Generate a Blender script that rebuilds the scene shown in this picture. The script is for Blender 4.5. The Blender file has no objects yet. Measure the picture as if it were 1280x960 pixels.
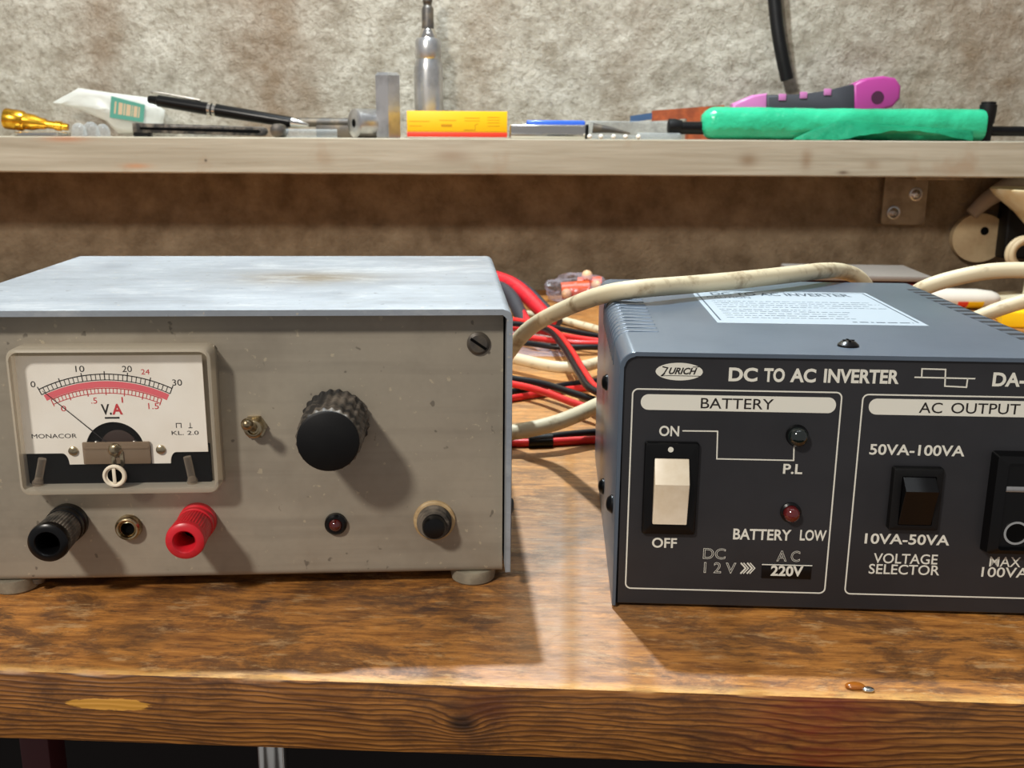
import bpy, bmesh, math, random
from mathutils import Vector, Matrix, noise as mnoise
random.seed(7)
scene = bpy.context.scene
COL = scene.collection
MM = 0.001
PI = math.pi

# ------------------------------------------------------------------ camera (all lengths in mm)
F_PX, PITCH, ROLL, CAM_H = 1265.0, math.radians(13.84), math.radians(0.43), 128.5
cam = bpy.data.cameras.new('camera'); camo = bpy.data.objects.new('camera', cam); COL.objects.link(camo)
cam.sensor_width = 36.0; cam.lens = F_PX / 1280.0 * 36.0; cam.clip_start = 0.01; cam.clip_end = 50
CAMROT = Matrix.Rotation(PI/2 - PITCH, 3, 'X') @ Matrix.Rotation(ROLL, 3, 'Z')
camo.matrix_world = Matrix.Translation((0, 0, CAM_H*MM)) @ CAMROT.to_4x4()
cam.dof.use_dof = True; cam.dof.focus_distance = 0.285; cam.dof.aperture_fstop = cam.lens / 0.8
scene.camera = camo

# ------------------------------------------------------------------ exposure, world, lamps
vs = scene.view_settings
vs.view_transform = 'Standard'; vs.look = 'None'; vs.gamma = 1.0; vs.use_curve_mapping = False
vs.exposure = 0.0
world = bpy.data.worlds.new('world'); scene.world = world; world.use_nodes = True
bg = world.node_tree.nodes['Background']
bg.inputs[0].default_value = (0.82, 0.80, 0.80, 1); bg.inputs[1].default_value = 0.34

def point_lamp(name, loc, power, color, radius):
    l = bpy.data.lights.new(name, 'POINT'); l.energy = power; l.color = color; l.shadow_soft_size = radius*MM
    o = bpy.data.objects.new(name, l); COL.objects.link(o); o.location = Vector(loc)*MM
    return o
point_lamp('ceiling_lamp', (-620, -730, 960), 66.0, (1.0, 0.94, 0.85), 75)        # warm room lamp, behind the camera on the left
point_lamp('work_lamp', (-77, 610, 807), 42.0, (0.84, 0.94, 1.0), 11)               # cool work lamp above the bench, near the shelf

_l = bpy.data.lights.new('ceiling_tube', 'AREA'); _l.shape = 'RECTANGLE'; _l.size = 1.0; _l.size_y = 0.06; _l.energy = 1.6; _l.color = (0.9, 0.96, 1.0)
_o = bpy.data.objects.new('ceiling_tube', _l); COL.objects.link(_o); _o.location = Vector((60, -110, 1400))*MM    # dim tube overhead, facing down

# ------------------------------------------------------------------ pixel -> place helpers
CAMPOS = Vector((0, 0, CAM_H))
def ray(px, py): return CAMROT @ Vector(((px-640)/F_PX, -(py-480)/F_PX, -1.0))
def on_z(px, py, z=0.0):
    d = ray(px, py); return CAMPOS + d*((z-CAM_H)/d.z)
def on_y(px, py, y):
    d = ray(px, py); return CAMPOS + d*(y/d.y)

def lin(c):
    return tuple(((v/255/12.92) if v/255 <= 0.04045 else ((v/255+0.055)/1.055)**2.4) for v in c[:3]) + (1.0,)

# ------------------------------------------------------------------ materials
class NT:
    def __init__(s, name):
        s.m = bpy.data.materials.new(name); s.m.use_nodes = True; s.t = s.m.node_tree; s.t.nodes.clear()
        s.out = s.n('ShaderNodeOutputMaterial')
    def n(s, kind, **kw):
        nd = s.t.nodes.new(kind)
        for k, v in kw.items(): setattr(nd, k, v)
        return nd
    def l(s, a, b): s.t.links.new(a, b)
    def set(s, sock, v):
        if isinstance(v, bpy.types.NodeSocket): s.l(v, sock)
        else: sock.default_value = v
    def coord(s, scale=(1, 1, 1), loc=(0, 0, 0)):
        tc = s.n('ShaderNodeTexCoord'); mp = s.n('ShaderNodeMapping')
        mp.inputs['Scale'].default_value = scale; mp.inputs['Location'].default_value = loc
        s.l(tc.outputs['Object'], mp.inputs['Vector']); return mp.outputs[0]
    def noise(s, vec, scale, detail=4, rough=0.55, dist=0.0):
        nd = s.n('ShaderNodeTexNoise'); s.l(vec, nd.inputs['Vector'])
        nd.inputs['Scale'].default_value = scale; nd.inputs['Detail'].default_value = detail
        nd.inputs['Roughness'].default_value = rough; nd.inputs['Distortion'].default_value = dist
        return nd.outputs['Fac']
    def rng(s, v, a, b, c=0.0, d=1.0):
        nd = s.n('ShaderNodeMapRange'); nd.clamp = True
        s.set(nd.inputs[0], v)
        for i, x in enumerate((a, b, c, d)): nd.inputs[i+1].default_value = x
        return nd.outputs[0]
    def math(s, op, a, b=0.0, c=0.0):
        nd = s.n('ShaderNodeMath', operation=op)
        s.set(nd.inputs[0], a); s.set(nd.inputs[1], b); s.set(nd.inputs[2], c)
        return nd.outputs[0]
    def mix(s, f, a, b):
        nd = s.n('ShaderNodeMix', data_type='RGBA')
        s.set(nd.inputs[0], f); s.set(nd.inputs[6], a); s.set(nd.inputs[7], b)
        return nd.outputs[2]
    def bump(s, h, strength, dist):
        nd = s.n('ShaderNodeBump'); nd.inputs['Strength'].default_value = strength; nd.inputs['Distance'].default_value = dist
        s.l(h, nd.inputs['Height']); return nd.outputs[0]
    def bsdf(s, col, rough=0.5, metal=0.0, spec=0.5, normal=None):
        p = s.n('ShaderNodeBsdfPrincipled')
        s.set(p.inputs['Base Color'], col); s.set(p.inputs['Roughness'], rough); s.set(p.inputs['Metallic'], metal)
        p.inputs['Specular IOR Level'].default_value = spec
        if normal is not None: s.l(normal, p.inputs['Normal'])
        return p
    def done(s, sh):
        s.l(sh, s.out.inputs[0]); return s.m

def M(name, col, rough=0.5, metal=0.0, var=None, bump=None, spec=0.5, stretch=(1, 1, 1), coat=0.0):
    """var = (scale, other colour, low, high); bump = (scale, strength, distance in mm)"""
    t = NT(name); c = lin(col); v = t.coord(stretch)
    if var:
        c = t.mix(t.rng(t.noise(v, var[0], 5, 0.6), var[2], var[3]), c, lin(var[1]))
    nm = None
    if bump: nm = t.bump(t.noise(v, bump[0], 3, 0.6), bump[1], bump[2]*MM)
    p = t.bsdf(c, rough, metal, spec, nm)
    if coat: p.inputs['Coat Weight'].default_value = coat; p.inputs['Coat Roughness'].default_value = 0.1
    return t.done(p.outputs[0])

def clear(name, tint, op, rough=0.15, edge=0.7, bump=None):
    t = NT(name)
    tr = t.n('ShaderNodeBsdfTransparent'); tr.inputs[0].default_value = tuple(0.55+0.45*x for x in lin(tint)[:3]) + (1,)
    nm = t.bump(t.noise(t.coord(), bump[0], 3), bump[1], bump[2]*MM) if bump else None
    p = t.bsdf(lin(tint), rough, 0, 0.5, nm)
    lw = t.n('ShaderNodeLayerWeight'); lw.inputs[0].default_value = 0.25
    if nm is not None: t.l(nm, lw.inputs['Normal'])
    f = t.math('MULTIPLY_ADD', lw.outputs['Facing'], (1-op)*edge*0.6, op)
    mx = t.n('ShaderNodeMixShader'); t.l(f, mx.inputs[0]); t.l(tr.outputs[0], mx.inputs[1]); t.l(p.outputs[0], mx.inputs[2])
    return t.done(mx.outputs[0])

def mat_wall():
    t = NT('rough_plaster')
    v = t.coord()
    big = t.noise(v, 5.5, 4, 0.6); mid = t.noise(v, 38, 5, 0.65)
    fine = t.noise(v, 210, 4, 0.7)
    c = t.mix(t.rng(mid, 0.3, 0.7), lin((146, 137, 120)), lin((202, 196, 181)))
    c = t.mix(t.math('MULTIPLY', t.rng(fine, 0.5, 0.64), 0.6), c, lin((112, 102, 86)))
    grit = t.noise(v, 420, 3, 0.7)
    c = t.mix(t.math('MULTIPLY', t.rng(grit, 0.55, 0.68), 0.5), c, lin((208, 202, 188)))
    sx_ = t.n('ShaderNodeSeparateXYZ'); t.l(v, sx_.inputs[0])
    for x, w, a in ((-0.205, 0.045, 0.95), (-0.35, 0.025, 0.8), (-0.03, 0.02, 0.4), (0.10, 0.02, 0.3), (0.40, 0.10, 0.75)):
        q = t.math('POWER', t.math('ABSOLUTE', t.math('MULTIPLY', t.math('ADD', sx_.outputs[0], t.math('MULTIPLY_ADD', big, 0.08, -0.04 - x)), 1/w)), 2.0)
        m = t.math('MULTIPLY', t.math('EXPONENT', t.math('MULTIPLY', q, -1.0)), t.rng(mid, 0.2, 0.65, a, a*0.55))
        c = t.mix(m, c, lin((128, 104, 80)))
    # wall colour turns browner below shelf height
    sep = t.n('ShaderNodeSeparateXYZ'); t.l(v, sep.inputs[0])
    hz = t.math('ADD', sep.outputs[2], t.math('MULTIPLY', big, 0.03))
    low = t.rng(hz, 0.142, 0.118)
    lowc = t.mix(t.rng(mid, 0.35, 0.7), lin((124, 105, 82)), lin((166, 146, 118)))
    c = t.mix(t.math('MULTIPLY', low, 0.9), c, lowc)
    h = t.math('ADD', t.noise(v, 330, 6, 0.75), t.math('MULTIPLY', t.noise(v, 120, 4, 0.6), 1.1))
    return t.done(t.bsdf(c, 0.92, 0, 0.15, t.bump(h, 1.0, 2.0*MM)).outputs[0])

def mat_bench():
    t = NT('worn_pine_bench')
    v = t.coord()
    sep = t.n('ShaderNodeSeparateXYZ'); t.l(v, sep.inputs[0])
    X, Y, Z = sep.outputs
    geo = t.n('ShaderNodeNewGeometry'); nz = t.n('ShaderNodeSeparateXYZ'); t.l(geo.outputs['Normal'], nz.inputs[0])
    top = t.rng(nz.outputs[2], 0.45, 0.8)
    # ---- top face: streaky worn varnish
    g1 = t.noise(t.coord((45, 300, 300)), 1.0, 8, 0.75, 0.3)
    g2 = t.noise(t.coord((150, 900, 900)), 1.0, 5, 0.7)
    blot = t.noise(t.coord((34, 60, 60)), 1.0, 8, 0.78, 0.4); blot2 = t.noise(t.coord((70, 190, 190)), 1.0, 7, 0.75)
    c = t.mix(t.rng(g1, 0.34, 0.66), lin((112, 66, 28)), lin((206, 140, 66)))
    c = t.mix(t.math('MULTIPLY', t.rng(g2, 0.52, 0.72), 0.75), c, lin((84, 48, 22)))
    c = t.mix(t.math('MULTIPLY', t.rng(blot, 0.48, 0.58), 0.72), c, lin((74, 50, 34)))
    c = t.mix(t.math('MULTIPLY', t.rng(blot2, 0.55, 0.63), 0.6), c, lin((200, 160, 110)))
    dirt = t.noise(t.coord((60, 210, 210)), 1.0, 8, 0.8)
    c = t.mix(t.math('MULTIPLY', t.rng(dirt, 0.56, 0.66), 0.8), c, lin((42, 31, 25)))
    def spot(x, y, sx, sy, w=None):
        a = t.math('POWER', t.math('ABSOLUTE', t.math('MULTIPLY', t.math('SUBTRACT', X, x), 1/sx)), 2.0)
        b = t.math('POWER', t.math('ABSOLUTE', t.math('MULTIPLY', t.math('SUBTRACT', w or Y, y), 1/sy)), 2.0)
        return t.math('EXPONENT', t.math('MULTIPLY', t.math('ADD', a, b), -1.0))
    # grey paint rubbed into the wood between the boxes, dark old stains nearer the front
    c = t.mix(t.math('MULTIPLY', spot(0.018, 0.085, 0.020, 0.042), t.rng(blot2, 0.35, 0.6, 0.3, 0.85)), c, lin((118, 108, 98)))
    c = t.mix(t.math('MULTIPLY', spot(0.012, 0.025, 0.016, 0.03), t.rng(blot2, 0.35, 0.6, 0.2, 0.7)), c, lin((146, 116, 84)))
    c = t.mix(t.math('MULTIPLY', spot(0.035, 0.30, 0.07, 0.16), t.rng(blot2, 0.3, 0.6, 0.3, 0.75)), c, lin((214, 158, 94)))  # lit yellow-orange glow further back in the gap, put into the wood colour
    for x, y, sx, sy, a in ((-0.022, 0.040, 0.020, 0.016, .8), (-0.075, 0.046, 0.05, 0.010, .7), (0.05, 0.024, 0.012, 0.010, .6), (-0.09, 0.018, 0.02, 0.006, .45)):
        c = t.mix(t.math('MULTIPLY', spot(x, y, sx, sy), t.rng(dirt, 0.38, 0.58, 0.1, a)), c, lin((58, 40, 32)))
    # pale worn strip along the front arris (object y runs from the front edge)
    edge = t.math('MULTIPLY', t.rng(Y, 0.0035, 0.0006), t.rng(g2, 0.3, 0.55))
    c = t.mix(t.math('MULTIPLY', edge, 0.75), c, lin((222, 172, 96)))
    # ---- front face: ring grain that bends round the knots
    wob = t.noise(t.coord((12, 12, 60)), 1.0, 4, 0.55)
    ph = t.math('MULTIPLY_ADD', wob, 0.010, Z)
    def knot(x, z, sx, sz, amp):
        a = t.math('MULTIPLY', t.math('SUBTRACT', X, x), 1/sx); b = t.math('MULTIPLY', t.math('SUBTRACT', Z, z), 1/sz)
        r = t.math('ADD', t.math('POWER', t.math('ABSOLUTE', a), 2.0), t.math('POWER', t.math('ABSOLUTE', b), 2.0))
        return r, t.math('MULTIPLY', t.math('EXPONENT', t.math('MULTIPLY', r, -1.0)), amp)
    r1, k1 = knot(-0.0115, -0.0105, 0.0065, 0.0042, 0.0035)
    r2, k2 = knot(0.085, -0.024, 0.05, 0.016, 0.007)
    ph = t.math('ADD', ph, t.math('ADD', k1, k2))
    ring = t.math('SINE', t.math('MULTIPLY', ph, 4600.0))
    ring = t.math('MULTIPLY_ADD', ring, 0.5, 0.5)
    fine = t.noise(t.coord((55, 55, 900)), 1.0, 4, 0.6)
    f = t.mix(t.rng(fine, 0.3, 0.7), lin((110, 66, 28)), lin((170, 112, 50)))
    f = t.mix(t.math('MULTIPLY', t.math('POWER', ring, 3.0), t.rng(fine, 0.2, 0.6, 0.5, 0.95)), f, lin((66, 36, 16)))
    f = t.mix(t.math('MULTIPLY', t.rng(blot, 0.5, 0.62), 0.6), f, lin((66, 40, 22)))
    f = t.mix(t.math('MULTIPLY', t.rng(t.noise(t.coord((60, 60, 1500)), 1.0, 4, .7), .52, .66), .6), f, lin((54, 30, 14)))
    f = t.mix(t.math('MULTIPLY', t.rng(r1, 0.5, 0.05), t.rng(fine, .3, .6, .6, 1)), f, lin((44, 28, 16)))
    scar = t.math('MULTIPLY', t.rng(t.math('MULTIPLY', spot(-0.0985, -0.0085, 0.0105, 0.0016, Z), t.rng(g2, .25, .6, .45, 1.1)), 0.3, 0.36), .85)
    f = t.mix(scar, f, lin((206, 148, 58)))
    f = t.mix(t.math('MULTIPLY', spot(-0.005, -0.0055, 0.0065, 0.004, Z), .7), f, lin((84, 40, 22)))
    # old red paint rubbed into the front near the right
    rx = t.math('POWER', t.math('MULTIPLY', t.math('SUBTRACT', X, 0.073), 1/0.016), 2.0)
    redm = t.math('MULTIPLY', t.math('EXPONENT', t.math('MULTIPLY', rx, -1.0)), t.rng(blot2, 0.35, 0.6, 0.08, 0.55))
    f = t.mix(redm, f, lin((120, 34, 22)))
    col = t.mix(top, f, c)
    h = t.math('ADD', t.math('MULTIPLY', g2, 0.5), t.math('MULTIPLY', t.mix(top, ring, g1), 0.5))
    rough = t.rng(blot, 0.35, 0.65, 0.42, 0.6)
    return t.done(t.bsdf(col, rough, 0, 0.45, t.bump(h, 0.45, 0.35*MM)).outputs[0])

def mat_shelf():
    t = NT('limed_shelf_wood')
    v = t.coord(); sep = t.n('ShaderNodeSeparateXYZ'); t.l(v, sep.inputs[0]); X, Y, Z = sep.outputs
    g = t.noise(t.coord((5, 60, 110)), 1.0, 5, 0.6, 0.6); g2 = t.noise(t.coord((14, 200, 330)), 1.0, 4, 0.6)
    c = t.mix(t.rng(g, 0.3, 0.7), lin((150, 140, 120)), lin((178, 169, 150)))
    c = t.mix(t.math('MULTIPLY', t.rng(g2, 0.55, 0.75), 0.35), c, lin((128, 112, 90)))
    sm = t.noise(v, 16, 4, 0.6)
    c = t.mix(t.math('MULTIPLY', t.rng(sm, 0.6, 0.72), 0.5), c, lin((150, 124, 98)))
    for (x, z, sx, sz, col, a) in [(0.181, -0.015, .007, .005, (120, 96, 70), .7), (0.226, -0.015, .004, .007, (124, 98, 72), .6),
                                   (0.277, -0.018, .006, .004, (130, 108, 84), .5), (-0.048, -0.013, .015, .005, (134, 112, 90), .6),
                                   (0.255, -0.024, .004, .0015, (80, 60, 44), .8), (-0.292, -0.022, .010, .002, (184, 122, 74), .6),
                                   (-0.345, -0.002, .016, .0022, (178, 110, 68), .6), (-0.145, -0.016, .006, .006, (140, 118, 92), .4),
                                   (-0.238, -0.0175, .001, .001, (40, 30, 24), .9)]:
        a1 = t.math('POWER', t.math('ABSOLUTE', t.math('MULTIPLY', t.math('SUBTRACT', X, x), 1/sx)), 2.0)
        b1 = t.math('POWER', t.math('ABSOLUTE', t.math('MULTIPLY', t.math('SUBTRACT', Z, z), 1/sz)), 2.0)
        m = t.math('MULTIPLY', t.math('EXPONENT', t.math('MULTIPLY', t.math('ADD', a1, b1), -1.0)), a)
        c = t.mix(m, c, lin(col))
    return t.done(t.bsdf(c, 0.7, 0, 0.3, t.bump(g2, 0.35, 0.5*MM)).outputs[0])

def mat_dirty_metal(name, c1, c2, rough, metal, streak=None):
    t = NT(name); v = t.coord()
    n1 = t.noise(v, 28, 5, 0.6); n2 = t.noise(t.coord((12, 240, 240)), 1.0, 3, 0.5); sp = t.noise(v, 520, 2, 0.5)
    c = t.mix(t.rng(n1, 0.3, 0.7), lin(c1), lin(c2))
    c = t.mix(t.math('MULTIPLY', t.rng(n2, 0.5, 0.75), 0.25), c, lin(tuple(x*0.7 for x in c1)))
    c = t.mix(t.math('MULTIPLY', t.rng(t.noise(v, 14, 6, 0.7), 0.48, 0.68), 0.6), c, lin(tuple(x*0.74 for x in c1)))
    c = t.mix(t.math('MULTIPLY', t.rng(sp, 0.69, 0.74), 0.5), c, lin((200, 186, 158)))
    c = t.mix(t.math('MULTIPLY', t.rng(t.noise(v, 300, 2, 0.5), 0.30, 0.26), 0.5), c, lin((52, 44, 36)))
    if streak:   # brown stain on the lid
        X, Y = streak
        sep = t.n('ShaderNodeSeparateXYZ'); t.l(v, sep.inputs[0])
        a = t.math('POWER', t.math('ABSOLUTE', t.math('MULTIPLY', t.math('SUBTRACT', sep.outputs[0], X), 1/0.024)), 2.0)
        b = t.math('POWER', t.math('ABSOLUTE', t.math('MULTIPLY', t.math('SUBTRACT', sep.outputs[1], Y), 1/0.016)), 2.0)
        m = t.math('EXPONENT', t.math('MULTIPLY', t.math('ADD', a, b), -1.0))
        c = t.mix(t.math('MULTIPLY', m, t.rng(n1, 0.3, 0.5)), c, lin((112, 100, 82)))
        n3 = t.noise(t.coord((40, 90, 90)), 1.0, 7, 0.75)
        c = t.mix(t.math('MULTIPLY', t.rng(n3, 0.52, 0.66), 0.35), c, lin((206, 208, 208)))
        c = t.mix(t.math('MULTIPLY', t.rng(n3, 0.46, 0.34), 0.35), c, lin((118, 120, 120)))
    r = t.rng(n1, 0.3, 0.7, rough-0.06, rough+0.1)
    return t.done(t.bsdf(c, r, metal, 0.5, t.bump(sp, 0.12, 0.3*MM)).outputs[0])

def mat_print(name, col): return M(name, col, 0.6, 0, None, None, 0.3)

K = {}
K['wall'] = mat_wall(); K['bench'] = mat_bench(); K['shelf'] = mat_shelf()
K['floor'] = M('dark_concrete', (46, 38, 34), 0.9, 0, (12, (30, 26, 24), .4, .6))
K['psu_lid'] = mat_dirty_metal('dusty_aluminium_lid', (136, 144, 154), (168, 174, 180), 0.40, 0.25, (-0.062, 0.062))
K['psu_front'] = mat_dirty_metal('grimy_aluminium_front', (148, 139, 124), (178, 169, 152), 0.5, 0.3)
K['dark_metal'] = M('dull_dark_metal', (84, 80, 76), 0.45, 0.6, (90, (110, 100, 86), .45, .6))
K['steel'] = M('bright_steel', (205, 203, 198), 0.26, 0.8, (60, (160, 156, 148), .4, .6))
K['satin_steel'] = M('satin_steel', (214, 214, 214), 0.28, 0.88, (40, (176, 176, 176), .4, .6))
K['chrome'] = M('chrome', (226, 224, 218), 0.12, 1.0)
K['nickel'] = M('tarnished_nickel', (188, 172, 140), 0.28, 1.0, (300, (110, 92, 66), .5, .62))
K['brass'] = M('gold_plating', (236, 186, 62), 0.26, 1.0, (200, (206, 148, 40), .4, .6))
K['black'] = M('black_plastic', (8, 8, 9), 0.28, 0, None, None, 0.32)
K['black_matt'] = M('matt_black_plastic', (8, 8, 9), 0.5, 0, (120, (14, 14, 14), .5, .7), None, 0.3)
K['black_dusty'] = M('dusty_black_plastic', (34, 32, 30), 0.6, 0, (140, (112, 102, 90), .42, .62), (500, .3, .3))
K['post_side'] = M('dusty_black_knurl', (58, 55, 50), 0.6, 0, (200, (120, 112, 100), .4, .65))
K['bore'] = M('dark_bore', (5, 5, 5), 0.9, 0, None, None, 0.1)
K['red'] = M('red_plastic', (206, 32, 44), 0.35, 0, (160, (170, 30, 40), .5, .7), None, 0.5)
K['rubber'] = M('grey_rubber', (158, 150, 130), 0.7, 0, (100, (128, 120, 104), .4, .6))
K['red_lens'] = M('dark_red_lens', (74, 14, 14), 0.12, 0, None, None, 0.7, coat=.6)
K['red_lens2'] = M('red_lens', (92, 12, 14), 0.1, 0, None, None, 0.7, coat=.8)
K['green_lens'] = M('dark_green_lens', (8, 20, 17), 0.08, 0, None, None, 0.7, coat=.8)
K['tan_ring'] = M('yellowed_ring', (186, 160, 118), 0.5, 0, (200, (150, 122, 84), .4, .6))
K['dial'] = M('dial_card', (240, 234, 222), 0.55, 0, (30, (226, 216, 200), .4, .7))
K['coil_brown'] = M('dark_brown_coil', (52, 36, 28), 0.4)
K['meter_tray'] = M('yellowed_meter_tray', (178, 168, 150), 0.6)
K['frost'] = clear('frosted_meter_plastic', (222, 212, 192), 0.42, 0.22, 0.5)
K['window'] = clear('clear_meter_window', (255, 255, 255), 0.004, 0.05, 0.1)
K['smoke'] = clear('smoky_bracket_plastic', (150, 128, 104), 0.62, 0.2, 0.4)
K['clear_rod'] = clear('clear_post_plastic', (206, 190, 170), 0.10, 0.08, 0.9)
K['ink'] = mat_print('black_ink', (38, 34, 32)); K['ink_red'] = mat_print('red_ink', (196, 62, 66)); K['ink_pink'] = mat_print('pink_ink', (226, 104, 112))
K['silk'] = mat_print('white_silkscreen', (222, 220, 208))
K['grey_ink'] = mat_print('grey_ink', (62, 74, 84))
K['inv_panel'] = M('charcoal_panel', (42, 42, 45), 0.42, 0, (24, (36, 36, 39), .4, .6), (900, .08, .2), 0.5)
K['inv_cover'] = M('blue_grey_enamel', (88, 100, 114), 0.32, 0.15, (20, (80, 92, 106), .4, .6), (700, .10, .2), 0.55)
K['slot'] = M('dark_slot', (24, 24, 28), 0.7)
K['ivory'] = M('ivory_plastic', (236, 224, 202), 0.4, 0, (70, (218, 202, 174), .45, .65))
K['paper'] = M('white_paper_label', (158, 169, 178), 0.6)
K['cable'] = M('grubby_white_cable', (206, 192, 160), 0.5, 0, (110, (140, 118, 88), .55, .72), None, 0.4)
K['wire_red'] = M('red_wire', (212, 42, 40), 0.35, 0, None, None, .5)
K['wire_black'] = M('black_wire', (14, 15, 20), 0.35, 0, None, None, .35)
K['yellow_card'] = M('yellow_carton', (246, 190, 0), 0.45)
K['red_card'] = M('red_carton', (230, 62, 40), 0.45)
K['grey_card'] = M('grey_carton', (186, 172, 156), 0.6)
K['amber_ink'] = mat_print('amber_ink', (196, 140, 10))
K['green_wrap'] = M('mint_green_plastic', (46, 182, 134), 0.24, 0, (30, (34, 160, 114), .4, .65), (75, .6, 2.5), 0.6)
K['pink'] = M('pink_plastic', (172, 62, 138), 0.35)
K['pink_pale'] = M('pale_pink_plastic', (196, 116, 172), 0.35)
K['plum'] = M('dark_plum_plastic', (70, 18, 54), 0.6)
K['grip'] = M('black_grip', (44, 44, 50), 0.6)
K['bag'] = clear('milky_bag_plastic', (226, 226, 218), 0.55, 0.3, 0.5, (60, .5, 2))
K['bag_clear'] = clear('clear_bag_plastic', (222, 216, 226), 0.035, 0.15, 0.9, (90, .8, 2))
K['clear'] = clear('clear_plastic', (216, 220, 220), 0.14, 0.1, 0.9)
K['blue_clear'] = clear('blue_plastic', (60, 110, 220), 0.75, 0.2, 0.6)
K['teal'] = M('teal_label', (74, 138, 120), 0.5); K['tan'] = M('tan_print', (186, 160, 128), 0.6)
K['rust'] = M('rust_orange_enamel', (172, 84, 44), 0.5, 0, (120, (140, 66, 36), .4, .6)); K['navy'] = M('navy_plastic', (60, 86, 120), 0.45)
K['orange'] = M('orange_ceramic', (240, 92, 12), 0.4); K['peach'] = M('peach_bead', (232, 186, 142), 0.5)
K['zinc'] = M('zinc_plate', (152, 138, 116), 0.5, 0.5, (60, (128, 112, 92), .4, .6))
K['beige'] = M('beige_plastic', (196, 176, 140), 0.55, 0, (40, (170, 146, 112), .4, .7)); K['cream'] = M('cream_plastic', (232, 220, 186), 0.4, 0, (30, (214, 190, 140), .45, .65))
K['pale_rag'] = M('greyish_tape', (168, 154, 140), 0.8); K['yellow'] = M('yellow_plastic', (250, 200, 10), 0.45)
K['lightgrey'] = M('light_grey_plastic', (136, 128, 120), 0.5); K['dullred'] = M('dull_red_plastic', (150, 60, 58), 0.5); K['umber'] = M('dark_umber_board', (36, 29, 26), 0.8)
K['maroon'] = M('maroon_paint', (84, 28, 30), 0.5)
K['white'] = M('white_plastic', (226, 218, 204), 0.4); K['amber'] = M('amber_resin', (150, 84, 20), 0.12, 0, None, None, .7)

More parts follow.
